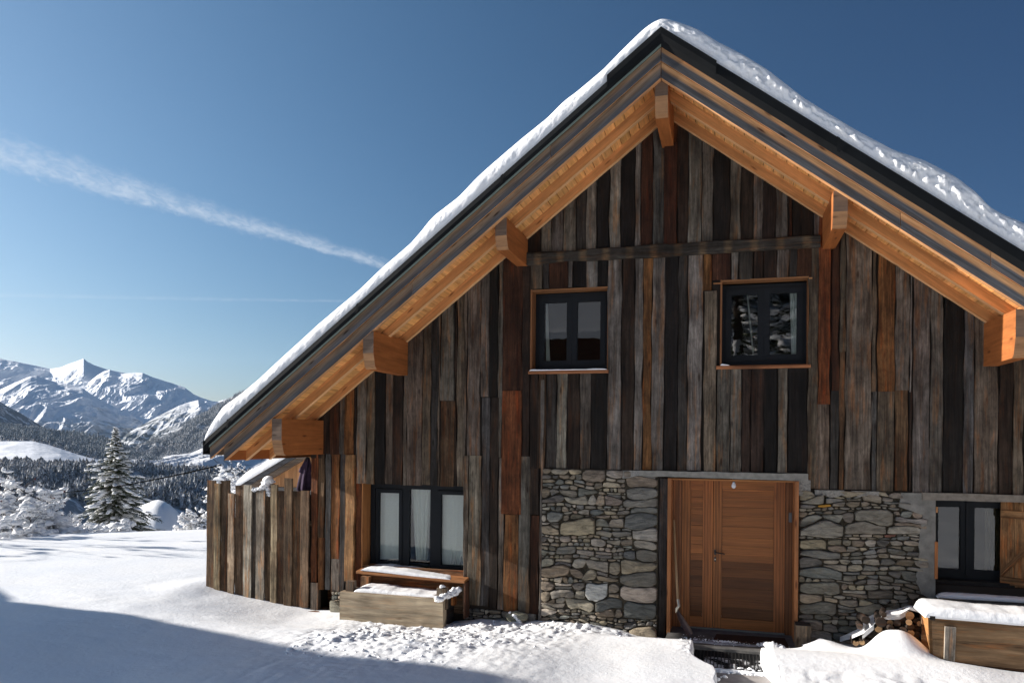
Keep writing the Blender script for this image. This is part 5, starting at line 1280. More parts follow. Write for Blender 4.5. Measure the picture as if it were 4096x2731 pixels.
# bare path slab showing at the very front of the cleared path
mb = MB(); V = []
for i in range(24):
    x = -.7 + 1.6 * i / 23; j = .02 * mnoise.noise(Vector((x * 6, 0, 0))); V.append([(x, -3.4, -.105), (x, -1.32 + j, -.085), (x, -1.29 + j, -.12)])
mb.grid(np.array(V)); tag(mb.build('path', plain('wet_path_stone', (.30, .28, .27), .8, .25, 0, 7, .22, .006)), kind='structure')
clods('snow_crumbs', [(random.gauss(-.26, .08), random.uniform(-1.6, -1.2), -.08, random.uniform(.01, .035)) for _ in range(60)] + [(random.uniform(-.3, .4), random.gauss(-1.29, .02), -.08, random.uniform(.006, .02)) for _ in range(70)] + [(random.uniform(.1, .4), random.gauss(-1.2, .03), -.06, random.uniform(.01, .028)) for _ in range(24)]
      + [(random.gauss(.52, .05), random.gauss(-1.04, .04), .17, random.uniform(.015, .04)) for _ in range(24)], 'crumbled snow fallen from the banks into the cleared path', 6)
# clods on the shovelled heap
pts = []
rs = np.random.RandomState(44)
for k in range(620):
    x = rs.uniform(-4.7, -.45); y = rs.uniform(-3.0, -.08)
    dens = (1 if x + .55 * -y < -1.6 else .05)
    if -y < .35 and x > -2.4: dens = .8
    if rs.rand() > dens: continue
    r = rs.choice([.010, .016, .025, .038], p=[.50, .33, .14, .03]); pts.append((x, y, 0, r))
zz = ground_h(np.array([p[0] for p in pts]), np.array([p[1] for p in pts]))
clods('snow_clods', [(p[0], p[1], z, p[3]) for p, z in zip(pts, zz)], 'loose clods on the shovelled snow heap in front of the stone wall', 15)

# ================================================================== valley and mountains
def hzd(v): return np.array(v)
def ridge_mesh(name, crest, foot, nS, nT, amp, wl, mat, skew=.6, seed=0, prof=1.0, rough=.25, edge=.012, back=.5, tamp=None, kind='structure', sm=True, octv=5, ds=1.0):
    """mountain flank: crest / foot are lists of (X, Y, distance) in the M crop"""
    def pts(L): return np.array([tuple(AT(*P('M', X, Y), d * ds)) for X, Y, d in L]), np.array([p[0] for p in L], float)
    C, cx = pts(crest); Fo, fx = pts(foot)
    s = np.linspace(0, 1, nS); xs = cx[0] + (cx[-1] - cx[0]) * s; xf = fx[0] + (fx[-1] - fx[0]) * s
    Cc = np.stack([np.interp(xs, cx, C[:, k]) for k in range(3)], 1); Ff = np.stack([np.interp(xf, fx, Fo[:, k]) for k in range(3)], 1)
    L = np.linalg.norm(C[-1] - C[0]); D = np.linalg.norm(Ff - Cc, axis=1).mean()
    Cc[:, 2] += edge * wl * fbm(s * L / wl * 3.0, s * 0 + seed, 5, seed % 8, .6)
    t = np.linspace(0, 1, nT); Vv = np.zeros((nT + 2, nS, 3))
    kw = np.hanning(max(5, nS // 9)); kw /= kw.sum(); pd = len(kw) // 2
    Cs = np.stack([np.convolve(np.pad(Cc[:, q_], pd, mode='edge'), kw, mode='valid')[:nS] for q_ in range(3)], 1); dirv = (Ff - Cs)
    for j, tt in enumerate(t):
        u = s * L / wl + skew * tt * D / wl
        v = tt * D / wl
        r = ridged(u * 1.0 + .2 * fbm(u * .5, v * .3, 3, (seed + 3) % 8) * 3, v * .20, octv, seed % 8)
        w = min(1, tt * 6) * (.35 + .65 * math.sin(math.pi * min(1, tt * 1.05)) ** .6 if tt < .95 else .35)
        bl = min(1, tt * 2.2); bl = bl * bl * (3 - 2 * bl); C2 = Cc * (1 - bl) + Cs * bl
        p = C2 + dirv * np.array([tt ** prof, tt ** prof, 0])[None] ; p[:, 2] = C2[:, 2] + dirv[:, 2] * (tt ** (1 / prof))
        p[:, 2] += amp * w * (r - 1.0) + amp * rough * .6 * fbm(u * 5, v * 3, 4, 2) * w
        Vv[j + 2] = p
    for j, k in ((1, .12), (0, back)):
        p = Cc - dirv * k; p[:, 2] = Cc[:, 2] - abs(dirv[:, 2]) * k * 1.2; Vv[j] = p
    n, m = Vv.shape[:2]
    F = grid_faces(n, m)[:, ::-1]
    nrm = np.cross(Vv[5, 5] - Vv[5, 4], Vv[6, 5] - Vv[5, 5])
    o = fast_mesh(name, Vv.reshape(-1, 3), F, mat, smooth=sm); tag(o, kind=kind); return o, Vv

def mountain_mat(name, zlo, zhi, wood_col=(.085, .095, .10), frac=1.0, speck=.012, rock=True, dens=.55):
    m, t, b = newmat(name, .9, .05)
    geo = nd(t, 'ShaderNodeNewGeometry'); p = geo.outputs['Position']; sp = nd(t, 'ShaderNodeSeparateXYZ'); t.links.new(p, sp.inputs[0])
    big = noise_n(t, p, .0012, 5, .6); fine = noise_n(t, p, speck, 3, .7); mid = noise_n(t, p, .009, 5, .65)
    h = math_(t, 'ADD', sp.outputs[2], math_(t, 'MULTIPLY', math_(t, 'SUBTRACT', big, .5), (zhi - zlo) * 2.4))
    h = math_(t, 'ADD', h, math_(t, 'MULTIPLY', math_(t, 'SUBTRACT', mid, .5), (zhi - zlo) * 1.6))
    f = ramp(t, h, zlo, zhi, 1, 0)
    spk = ramp(t, fine, dens - .08, dens + .05, 1, 0)
    f = math_(t, 'MULTIPLY', math_(t, 'MULTIPLY', f, math_(t, 'MULTIPLY_ADD', spk, .75, .25)), frac)
    col = mixc(t, f, (.86, .88, .92), wood_col)
    if rock:
        sn = nd(t, 'ShaderNodeSeparateXYZ'); t.links.new(geo.outputs['True Normal'], sn.inputs[0])
        steep = ramp(t, math_(t, 'ADD', sn.outputs[2], math_(t, 'MULTIPLY', math_(t, 'SUBTRACT', mid, .5), .5)), .36, .22)
        col = mixc(t, math_(t, 'MULTIPLY', steep, .6), col, (.16, .16, .17))
    t.links.new(col, b.inputs['Base Color']); bump(t, b, math_(t, 'ADD', mid, math_(t, 'MULTIPLY', fine, .3)), .35, 18)
    return m
# peaks (distances in metres)
m1 = mountain_mat('high_snow', -2000, -1500)
ridge_mesh('mountain', [(-900, 60, 9800), (-300, 120, 9600), (0, 155, 9500), (60, 170, 9500), (120, 178, 9500), (300, 215, 9600), (460, 250, 9700), (560, 235, 9300), (620, 208, 9200), (700, 182, 9100), (768, 156, 9000), (800, 182, 9050), (860, 215, 9100), (970, 250, 9200), (1000, 257, 9200), (1200, 300, 9400), (1500, 420, 9600)],
           [(-900, 700, 6400), (300, 640, 6500), (900, 640, 6600), (1500, 800, 6800)], 700, 130, 44, 210, m1, .25, 2, 1.0, .18, .010)
m2 = mountain_mat('snowy_flank', -80, 170)
ridge_mesh('mountain', [(-900, 700, 5600), (-400, 560, 5700), (0, 440, 5800), (120, 385, 5850), (200, 350, 5900), (280, 320, 5950), (335, 313, 6000), (430, 345, 6000), (520, 372, 6000), (620, 392, 5900), (760, 428, 5800), (850, 490, 5700), (1000, 570, 5600), (1100, 625, 5500), (1200, 665, 5450), (1310, 742, 5400)],
           [(-900, 1300, 3700), (0, 1000, 3900), (600, 980, 3900), (1100, 960, 4100), (1310, 1000, 4300)], 760, 150, 42, 150, m2, .28, 5, 1.0, .22, .014)
ridge_mesh('mountain', [(780, 400, 8000), (830, 360, 8000), (900, 305, 8000), (960, 270, 8000), (1010, 256, 8000), (1080, 290, 8000), (1130, 296, 7900), (1200, 288, 7800), (1250, 284, 7800), (1310, 287, 7700), (1400, 325, 7700), (1520, 363, 7600), (1600, 388, 7600), (1700, 422, 7500), (1780, 482, 7400), (1850, 515, 7300), (1950, 545, 7200), (2000, 550, 7200), (2090, 525, 7200), (2300, 560, 7200), (2700, 640, 7200)],
           [(700, 760, 5200), (1330, 800, 5300), (1900, 800, 5400), (2700, 900, 5500)], 760, 140, 44, 150, m1, .22, 1, 1.0, .2, .012)
m3 = mountain_mat('spur_snow', -20, 190)
ridge_mesh('mountain', [(1060, 905, 4350), (1240, 800, 4500), (1340, 748, 4600), (1440, 690, 4700), (1540, 640, 4800), (1640, 590, 4900), (1740, 555, 5000), (1820, 537, 5000), (1880, 560, 5000), (1960, 600, 4900), (2100, 660, 4800), (2500, 760, 4800)],
           [(1180, 1060, 3300), (1500, 1040, 3400), (2000, 1000, 3600), (2500, 1000, 3800)], 420, 90, 22, 120, m3, .3, 6, 1.0, .25, .014)
m4 = mountain_mat('wooded_slope_left', 900, 1000, (.085, .098, .112), .9, .03, False, .60)
ridge_mesh('mountain', [(-700, 250, 3300), (-300, 420, 3200), (0, 555, 3100), (80, 600, 3100), (180, 655, 3050), (280, 720, 3000), (360, 765, 3000), (440, 810, 2950), (600, 900, 2900)],
           [(-700, 960, 2100), (0, 940, 2150), (600, 960, 2300)], 300, 60, 34, 230, m4, .6, 3, 1.0, .2, .01, ds=1.15)
m5 = mountain_mat('wooded_slope_right', 700, 800, (.115, .122, .13), .85, .04, False, .56)
right_slope, RV = ridge_mesh('mountain', [(1080, 1085, 2300), (1200, 1010, 2400), (1320, 950, 2500), (1480, 875, 2600), (1640, 795, 2700), (1760, 720, 2800), (1880, 655, 2850), (2000, 585, 2900), (2090, 530, 3000), (2300, 420, 3100), (2700, 250, 3200)],
           [(1080, 1130, 1700), (1500, 1130, 1750), (2000, 1100, 1800), (2700, 1080, 1900)], 360, 90, 32, 200, m5, .4, 4, 1.0, .25, .02, ds=1.3)
m6 = mountain_mat('forest_floor', 3000, 3100, (.12, .13, .14), .8, .05, False, .6)
# dark conifer ridge above the sunlit field
ca, CV = ridge_mesh('hill', [(-700, 690, 1900), (-300, 740, 1800), (0, 775, 1700), (150, 790, 1680), (300, 815, 1650), (450, 835, 1620), (600, 845, 1600), (760, 855, 1560), (900, 880, 1500), (1050, 925, 1480), (1200, 1000, 1450), (1320, 1060, 1430), (1500, 1110, 1400)],
           [(-700, 925, 1350), (0, 915, 1350), (300, 905, 1350), (540, 975, 1300), (760, 1050, 1250), (1000, 1110, 1250), (1500, 1130, 1250)], 200, 30, 14, 190, m6, .3, 6, 1.0, .2, .03, ds=1.6)
mf = mountain_mat('field_snow', -3000, -2900)
fa, FV = ridge_mesh('snow_field', [(-700, 915, 1345), (0, 905, 1345), (120, 905, 1345), (300, 905, 1345), (430, 935, 1320), (560, 975, 1290), (700, 1025, 1260), (800, 1055, 1240), (900, 1080, 1230), (1050, 1125, 1220)],
           [(-700, 1180, 900), (0, 1150, 900), (500, 1155, 900), (830, 1160, 950), (1050, 1170, 1000)], 160, 24, 6, 300, mf, .3, 2, 1.0, .2, .004, ds=1.6)
rf, RFV = ridge_mesh('snow_field', [(1150, 1110, 1500), (1300, 1080, 1520), (1450, 1085, 1560), (1600, 1050, 1600), (1750, 1020, 1650), (1850, 975, 1700), (2050, 950, 1750), (2500, 900, 1800)],
           [(1100, 1250, 850), (1500, 1230, 900), (2000, 1300, 900), (2500, 1300, 900)], 200, 50, 24, 280, mountain_mat('field_with_bushes', 2000, 2100, (.13, .12, .12), .75, .035, False, .42), .4, 3, 1.0, .3, .01, ds=1.4)
na, NV = ridge_mesh('hill', [(-900, 1175, 880), (0, 1152, 860), (300, 1150, 850), (600, 1150, 840), (850, 1165, 830), (1100, 1190, 830), (1300, 1190, 820), (1600, 1200, 800), (1900, 1215, 780), (2600, 1230, 760)],
           [(-900, 1900, 330), (500, 1900, 330), (1500, 1900, 330), (2600, 1900, 330)], 200, 50, 26, 170, m6, .3, 7, 1.0, .3, .02, ds=1.6)

# the valley sides go on to the right behind the chalet and to the left out of frame
ridge_mesh('mountain', [(2450, 330, 4300), (3300, 120, 4300), (4200, -60, 4200), (5200, 60, 4200), (6500, -80, 4300), (9000, 40, 4500)], [(2450, 1160, 1900), (5000, 1160, 1900), (9000, 1160, 1900)], 420, 60, 60, 240, m5, .3, 4, 1.0, .25, .02)
ridge_mesh('hill', [(2450, 1090, 2000), (4000, 1060, 2000), (6500, 1080, 2000), (9000, 1060, 2000)], [(2450, 1900, 520), (5000, 1900, 520), (9000, 1900, 520)], 260, 30, 26, 170, m6, .3, 7, 1.0, .3, .02)
ridge_mesh('mountain', [(-7000, 100, 6000), (-5000, -40, 5600), (-3200, 80, 5200), (-1800, 300, 5000), (-850, 560, 4800)], [(-7000, 1100, 1900), (-3000, 1100, 1900), (-850, 1100, 2000)], 420, 60, 60, 240, m2, .3, 4, 1.0, .25, .02)
# ---- distant woods: small conifers and bare bushes on those slopes
def conifer_cloud(name, V, n, hmin, hmax, seed, mat, label, tr=(0, 1), ts=(0, 1), dens=None, wr=.26, tiers=3, sides=5):
    rs = np.random.RandomState(seed); nT, nS = V.shape[0] - 2, V.shape[1]; G = V[2:]
    u = rs.uniform(tr[0], tr[1], n) * (nT - 1.001); v = rs.uniform(ts[0], ts[1], n) * (nS - 1.001)
    i = u.astype(int); j = v.astype(int); fu = (u - i)[:, None]; fv = (v - j)[:, None]
    p = (G[i, j] * (1 - fu) + G[i + 1, j] * fu) * (1 - fv) + (G[i, j + 1] * (1 - fu) + G[i + 1, j + 1] * fu) * fv
    if dens is not None:
        k = dens(u / (nT - 1), v / (nS - 1), p, rs); p = p[k]
    n = len(p); h = rs.uniform(hmin, hmax, n) * (1 + .3 * rs.normal(size=n).clip(-1, 1)); r = h * wr * rs.uniform(.7, 1.2, n); lean = rs.normal(size=(n, 2)) * .03
    Vs = []; Fs = []; per = tiers * (sides + 1)
    ang = np.linspace(0, 2 * math.pi, sides + 1)[:-1]; rot = rs.uniform(0, 6, n)
    allV = np.zeros((n, per, 3)); f = []
    for t in range(tiers):
        z0 = h * (.08 + .27 * t * 3 / tiers); z1 = h * (.08 + .27 * t * 3 / tiers + .52 * 3 / (tiers + 1)); z1 = np.where(t == tiers - 1, h, z1); rr = r * (1 - .27 * t * 3 / tiers)
        b = t * (sides + 1)
        for k, a in enumerate(ang):
            jit = rs.uniform(.6, 1.25, n)
            allV[:, b + k, 0] = p[:, 0] + rr * jit * np.cos(a + rot); allV[:, b + k, 1] = p[:, 1] + rr * jit * np.sin(a + rot); allV[:, b + k, 2] = p[:, 2] + z0 + h * rs.uniform(-.04, .04, n)
            f.append((b + k, b + (k + 1) % sides, b + sides))
        allV[:, b + sides, 0] = p[:, 0] + lean[:, 0] * h; allV[:, b + sides, 1] = p[:, 1] + lean[:, 1] * h; allV[:, b + sides, 2] = p[:, 2] + z1
    F = (np.array(f)[None] + (np.arange(n) * per)[:, None, None]).reshape(-1, 3)
    col = np.repeat(rs.uniform(.6, 1.5, (n, 1)), per, 0) * np.ones(3)
    o = fast_mesh(name, allV.reshape(-1, 3), F, mat, col=col, smooth=False); tag(o, label, 'forest', None, 'stuff'); return o
def far_forest_mat(name, col, snow, sc):
    m, t, b = newmat(name, .9, .05); geo = nd(t, 'ShaderNodeNewGeometry')
    n = noise_n(t, geo.outputs['Position'], sc, 3, .6); c = mixc(t, 1.0, col, attr(t, 'Col').outputs['Color'], 'MULTIPLY')
    t.links.new(mixc(t, math_(t, 'MULTIPLY', ramp(t, n, .42, .62), snow), c, (.75, .78, .82)), b.inputs['Base Color']); return m
MF1 = far_forest_mat('dark_frosted_conifers', (.068, .078, .082), .7, .35)
MF2 = far_forest_mat('frosted_conifers', (.088, .090, .092), .75, .35)
MF3 = far_forest_mat('bare_frosted_wood', (.11, .095, .085), .6, .3)
conifer_cloud('forest', CV, 9000, 9, 14, 1, MF1, 'dark frosted conifer wood on the ridge above the sunlit field', (0, 1), (0, 1))
conifer_cloud('forest', NV, 15000, 7, 11, 2, MF2, 'frosted wood filling the near valley slope behind the spruce', (0.0, .75), (0, 1), lambda u, v, p, rs: (vnoise2(p[:, 0] * .012, p[:, 1] * .012, 2) > -.33) & (u > .02 * rs.rand(len(u))))
conifer_cloud('forest', RV, 13000, 8, 13, 3, MF2, 'pale frosted trees on the steep right-hand mountain slope', (0, .95), (0, .75), lambda u, v, p, rs: fbm(p[:, 0] * .0035, p[:, 1] * .0035, 3, 2) > -.10)
conifer_cloud('bushes', RFV, 1500, 2, 5, 4, MF3, 'bare bushes dotted in lines over the right-hand snow fields', (0.05, .95), (0, 1), lambda u, v, p, rs: np.abs(vnoise2(p[:, 0] * .012, p[:, 1] * .03, 2)) < .07, .5, 1, 6)
conifer_cloud('bushes', FV, 420, 5, 10, 5, MF3, 'row of bare bushes along the lower edge of the sunlit field', (.86, .99), (.2, 1), None, .55, 1, 6)
conifer_cloud('bushes', FV, 260, 4, 8, 6, MF3, 'line of bushes along the upper edge of the sunlit field', (.0, .05), (.3, 1), None, .5, 1, 6)
conifer_cloud('forest', NV, 3000, 7, 10, 8, MF3, 'bare deciduous trees along the top of the near valley wood', (.0, .16), (0, 1), None, .5, 2, 7)

# ================================================================== spruce, bushes
M_SPR = conifer_mat('spruce_needles', .78, 1.25, 3.0, (.034, .050, .016), (.095, .105, .038), .6)
def frond_patch(mb, c, d, L, wdt, droop, rs, nn=16):
    """flat spray of needle twigs around an axis"""
    d = d.normalized(); side = Vector((-d.y, d.x, 0)); side = side.normalized() if side.length > .01 else Vector((1, 0, 0)); up = side.cross(d)
    for k in range(nn):
        t = (k + rs.rand()) / nn; p = c + d * L * t + Vector((0, 0, -droop * t * t * L))
        for s in (-1, 1):
            l = wdt * (1 - .55 * t) * rs.uniform(.6, 1.2); a = d * l * rs.uniform(.4, .8) + side * s * l + Vector((0, 0, -l * rs.uniform(.05, .5)))
            w = l * rs.uniform(.10, .2); q = a.normalized().cross(Vector((0, 0, 1))); q = q.normalized() * w if q.length > .01 else side * w
            mb.quad([p - q, p + a * .6 - q * 1.2 + Vector((0, 0, -w * .7)), p + a, p + a * .6 + q * 1.2 + Vector((0, 0, -w * .7)), p + q])
def blob(Vs, Fs, c, r, rs, sq=.5, stretch=None):
    th = np.linspace(0, math.pi, 6); ph = np.linspace(0, 2 * math.pi, 8)[:-1]; nb = sum(len(v) for v in Vs)
    b = np.array([(math.sin(t) * math.cos(p), math.sin(t) * math.sin(p), math.cos(t)) for t in th for p in ph])
    b = b * (1 + .28 * rs.normal(size=(len(b), 1)).clip(-1.2, 1.2) * .6); b[:, 2] = np.where(b[:, 2] < 0, b[:, 2] * .45, b[:, 2]) * sq
    b = b * r
    if stretch is not None:
        d = np.array(stretch, float); l = np.linalg.norm(d); d /= max(l, 1e-6); b = b + np.outer(b @ d, d) * (l - 1)
    m = 7; F = [(i * m + j, (i + 1) * m + j, (i + 1) * m + (j + 1) % m, i * m + (j + 1) % m) for i in range(5) for j in range(m)]
    Vs.append(b + np.array(c)); Fs.append(np.array(F) + nb)
def spruce(name, x, y, zb, H, R, seed, label, nb=210, bottom=.04):
    rs = np.random.RandomState(seed); root = empty(name, (x, y, zb)); tag(root, label, 'tree')
    mb = MB(); mb.tube([(x, y, zb - 1), (x, y, zb + H * .5), (x + .02 * H * .2, y, zb + H * .985)], [H * .020, H * .012, .012], 8); mb.build('trunk', M_BARK, root)
    mb = MB(); Vs, Fs = [], []; GA = 2.399
    for k in range(nb):
        t = (k + .5) / nb; t = t ** .88; zc = zb + H * (bottom + (1 - bottom) * t) - .12 * H * (1 - t) * rs.rand() * .3
        env = (1 - t) ** 1.02 * (1 + .16 * math.sin(t * 13 + seed)) + .012
        L = R * env * rs.choice([.6, .8, 1.0, 1.3]) * rs.uniform(.85, 1.12); a = k * GA + rs.uniform(-.3, .3)
        rise = .25 - .50 * (1 - t) + rs.uniform(-.2, .15); d = Vector((math.cos(a), math.sin(a), rise)); p0 = Vector((x, y, zc)); droop = .10 + .25 * (1 - t)
        # limb
        ppts = [p0 + d * L * s_ + Vector((0, 0, -droop * s_ * s_ * L)) for s_ in (0, .35, .7, 1)]
        mb.tube(ppts, [.010 + L * .012, .008 + L * .008, .006, .003], 4, caps=False)
        n = max(3, int(L / .20))
        for q in range(n):
            s_ = .18 + .82 * (q + rs.rand() * .6) / n; c = p0 + d * L * s_ + Vector((0, 0, -droop * s_ * s_ * L + rs.uniform(-.16, .10) * L * .5))
            for sd in (-1, 0, 1):
                if sd and rs.rand() < .12: continue
                aa = a + sd * rs.uniform(.45, 1.0); dd = Vector((math.cos(aa), math.sin(aa), rise - .25)); l2 = (.20 + .26 * L * (1 - s_ * .5)) * rs.uniform(.6, 1.1) * (1.1 - .75 * t)
                frond_patch(mb, c, dd, l2, (.16 + .05 * L * .4) * (1.05 - .6 * t), .35, rs, 6)
            if rs.rand() < .66:
                r = (.05 + .07 * L * (1.05 - .5 * s_)) * rs.uniform(.4, 1.3); c2 = c + Vector((0, 0, r * .22 + .02)); blob(Vs, Fs, tuple(c2), r, rs, .55, (math.cos(a) * 1.9, math.sin(a) * 1.9, rise * 2 - .6))
    for k in range(30):
        t = rs.uniform(.78, 1); blob(Vs, Fs, (x + rs.normal() * .05 * (1.3 - t) * 3, y + rs.normal() * .05 * (1.3 - t) * 3, zb + H * t * .995), rs.uniform(.03, .09), rs, .8)
    mb.build('crown', M_SPR, root)
    o = fast_mesh('snow_load', np.concatenate(Vs), np.concatenate(Fs), M_SNOW); o['kind'] = 'stuff'; o.parent = root; o.matrix_parent_inverse = Matrix.Translation(-root.location)
    return root
sd_ = 42.0
top = AT(*P('N', 1208, 28), sd_); bot = AT(*P('N', 1250, 1230), sd_); lft = AT(*P('N', 800, 900), sd_); rgt = AT(*P('N', 1600, 900), sd_)
H_ = top.z - bot.z + .6; R_ = (Vector((lft.x, lft.y, 0)) - Vector((rgt.x, rgt.y, 0))).length / 2
main_spruce = spruce('spruce_tree', top.x, top.y, bot.z - .6, H_, R_ * 1.42, 5, 'snow-laden spruce standing alone beyond the snowy crest at the left', 380)

def twig_bush(name, x, y, zb, H, spread, seed, label, n_stem=9, snow=1.0, rad0=.022, berry=0, lean=(0, 0), levels=4, cat='bush', gen=None, blobr=1.0):
    rs = np.random.RandomState(seed); root = empty(name, (x, y, zb)); tag(root, label, cat)
    mb = MB(); Vs, Fs = [], []; bp = []
    def grow(p, d, L, r, lev):
        n = 4; pts = [p.copy()]; q = p.copy(); dd = d.normalized()
        for i in range(n):
            dd = (dd + Vector((rs.normal(), rs.normal(), rs.normal() * .6)) * .16 + Vector((0, 0, -.03 if lev > 1 else .02))).normalized(); q = q + dd * L / n; pts.append(q.copy())
        mb.tube(pts, [r * (1 - .16 * i) for i in range(n + 1)], 3 if lev > 1 else 5, caps=False)
        for i in range(1, n + 1):
            if rs.rand() < .16 * snow * (1.6 if lev > 2 else 1) and lev >= 1:
                pr = pts[i]; hor = 1 - abs(dd.z) * .6; rr = rs.choice([.018, .028, .045, .085], p=[.40, .35, .18, .07]) * rs.uniform(.8, 1.2) * blobr * (.6 + .5 * hor) * (H / 2.2) ** .4
                blob(Vs, Fs, (pr.x, pr.y, pr.z + rr * .3), rr, rs, .8, (dd.x * 1.7, dd.y * 1.7, dd.z * 1.4))
        if lev < levels:
            for i in range(rs.randint(3, 6)):
                k = rs.randint(1, n + 1); sp = .55 + .25 * rs.rand()
                nd_ = (dd + Vector((rs.normal(), rs.normal(), rs.normal() * .5)) * sp).normalized(); grow(pts[k], nd_, L * rs.uniform(.45, .75), max(r * .66, .0065), lev + 1)
        elif berry and rs.rand() < berry: bp.append(pts[-1])
    for s_ in range(n_stem):
        a = rs.uniform(0, 6.28); k = rs.uniform(.1, 1) * spread / H
        p = Vector((x + math.cos(a) * spread * .18 * rs.rand(), y + math.sin(a) * spread * .18 * rs.rand(), zb)); d = Vector((math.cos(a) * k + lean[0], math.sin(a) * k + lean[1], 1))
        grow(p, d, H * rs.uniform(.5, .8), rad0 * rs.uniform(.6, 1.1), 0)
    mb.build('branches', M_TWIG, root, True)
    if Vs: o = fast_mesh('snow_load', np.concatenate(Vs), np.concatenate(Fs), M_SNOW); o['kind'] = 'stuff'; o.parent = root; o.matrix_parent_inverse = Matrix.Translation(-root.location)
    if bp:
        b2 = MB()
        for p in bp: b2.tube([p + Vector((0, 0, -.03)), p + Vector((0, 0, -.015)), p + Vector((0, 0, .01))], [.008, .022, .006], 6)
        bo = b2.build('withered_fruit', M_BERRY, root, True); bo['kind'] = 'stuff'
    return root
def bush_at(X, Yb, Yt, dist, spread, seed, label, **kw):
    b = AT(*P('N', X, Yb), dist); t = AT(*P('N', X, Yt), dist)
    return twig_bush(kw.pop('name', 'snowy_bush'), b.x, b.y, b.z - .3, (t.z - b.z + .3) * .72, spread * .85, seed, label, **kw)
bush_at(60, 1230, 560, 23, 2.3, 1, 'big snow-covered bush with upright bare twigs at the left edge', n_stem=13, snow=1.2, berry=.06, blobr=1.5)
bush_at(330, 1230, 420, 24, 1.2, 2, 'thin upright sapling with small snow clumps near the left edge', n_stem=4, snow=.35, berry=.10, rad0=.018, name='sapling', levels=3)
bush_at(250, 1230, 880, 22, 2.1, 3, 'low rounded snowy bush in front of the tall twigs on the left', n_stem=12, snow=1.6, blobr=1.6)
bush_at(560, 1230, 860, 25, 1.7, 4, 'arching snow-clad bush midway between the left edge and the spruce', n_stem=10, snow=1.5, berry=.05, blobr=1.5)
bush_at(800, 1240, 930, 27, 2.1, 6, 'wide snow-heaped bush just left of the spruce', n_stem=12, snow=1.7, blobr=1.9)
bush_at(1040, 1240, 960, 26, 1.6, 7, 'snow-heaped bush in front of the foot of the spruce', n_stem=11, snow=1.7, blobr=1.8)
bush_at(1230, 1240, 1090, 25, 1.0, 8, 'small frosted bush at the right foot of the spruce', n_stem=8, snow=1.1)
bush_at(450, 1235, 1010, 22, 1.5, 12, 'low snowy thicket under the arching bush', n_stem=11, snow=1.7, blobr=1.6)
bush_at(130, 1235, 1000, 20.5, 1.6, 14, 'lowest snow-buried bush at the left edge of the crest', n_stem=11, snow=1.7, blobr=1.7)
bush_at(690, 1240, 1020, 23, 1.5, 15, 'snow-buried low shrub between two larger snowy bushes', n_stem=10, snow=1.7, blobr=1.6)
bush_at(2090, 1190, 900, 30, 1.0, 9, 'snow-covered bush beside the left end of the fence', n_stem=11, snow=1.4, blobr=1.3)
bush_at(1960, 1210, 1050, 30, .9, 10, 'small twiggy bush near the fence with a little snow', n_stem=6, snow=.7)
bush_at(1620, 1240, 1020, 28, .9, 11, 'bare thin twigs sticking up right of the spruce', n_stem=6, snow=.2, levels=3, rad0=.012)
b = AT(*P('S2', 330, 560), 36); t = AT(*P('S2', 330, 260), 36)
twig_bush('snowy_bush', b.x, b.y, b.z - 1, (t.z - b.z + 1) * .8, .8, 17, 'snow-flocked tree behind the fence beside the neighbouring gable', n_stem=9, snow=1.2, blobr=1.3, cat='tree')

# snow-covered roof mound behind the crest
def M_at(X, Yv, d): return AT(*P('N', X, Yv), d)
rt = M_at(1655, 812, 62); rl = M_at(1430, 880, 60); rr_ = M_at(2010, 1060, 60); 
mb = MB(); c = Vector((rt.x, rt.y, 0)); V = []
sil2 = [(1250, 1120), (1340, 960), (1440, 868), (1520, 850), (1600, 815), (1655, 806), (1720, 822), (1790, 868), (1860, 930), (1930, 1010), (2000, 1090), (2060, 1190)]
for k, (f, dz) in enumerate(((1.0, -6), (1.0, -.6), (.6, .0), (.0, .0), (-.5, -.25), (-1.2, -2.5), (-1.8, -7))):
    row = []
    for X, Yv in sil2: p = M_at(X, Yv, 60); o2 = lat(*P('N', 1655, 900)); o2.z = 0; o2.normalize(); row.append(p + o2 * (f * 4 * -1) * -1 + Vector((0, 0, dz)) )
    V.append(row)
V = np.array([[tuple(p) for p in r] for r in V])
mb.grid(V[::-1]); nbh = empty('snowed_hut', tuple(M_at(1655, 1200, 60))); tag(nbh, 'hut roof buried under smooth snow right of the spruce', 'hut')
o = mb.build('roof_snow', M_SNOW, nbh, True)
mb = MB(); a = M_at(1655, 1000, 60); mb.bx(a.x - 3, a.x + 3, a.y + 1, a.y + 6, a.z - 6, a.z - .6, (.2, .1, .05)); mb.build('wall', M_OLD, nbh)
mb = MB(); a = M_at(790, 1070, 31); mb.bx(a.x - .8, a.x + .35, a.y, a.y + .5, a.z - .35, a.z + .02, (.30, .10, .05)); tag(mb.build('tiled_wall_cap', M_NEW), 'scrap of orange tile showing through the snowy bushes', 'tile')

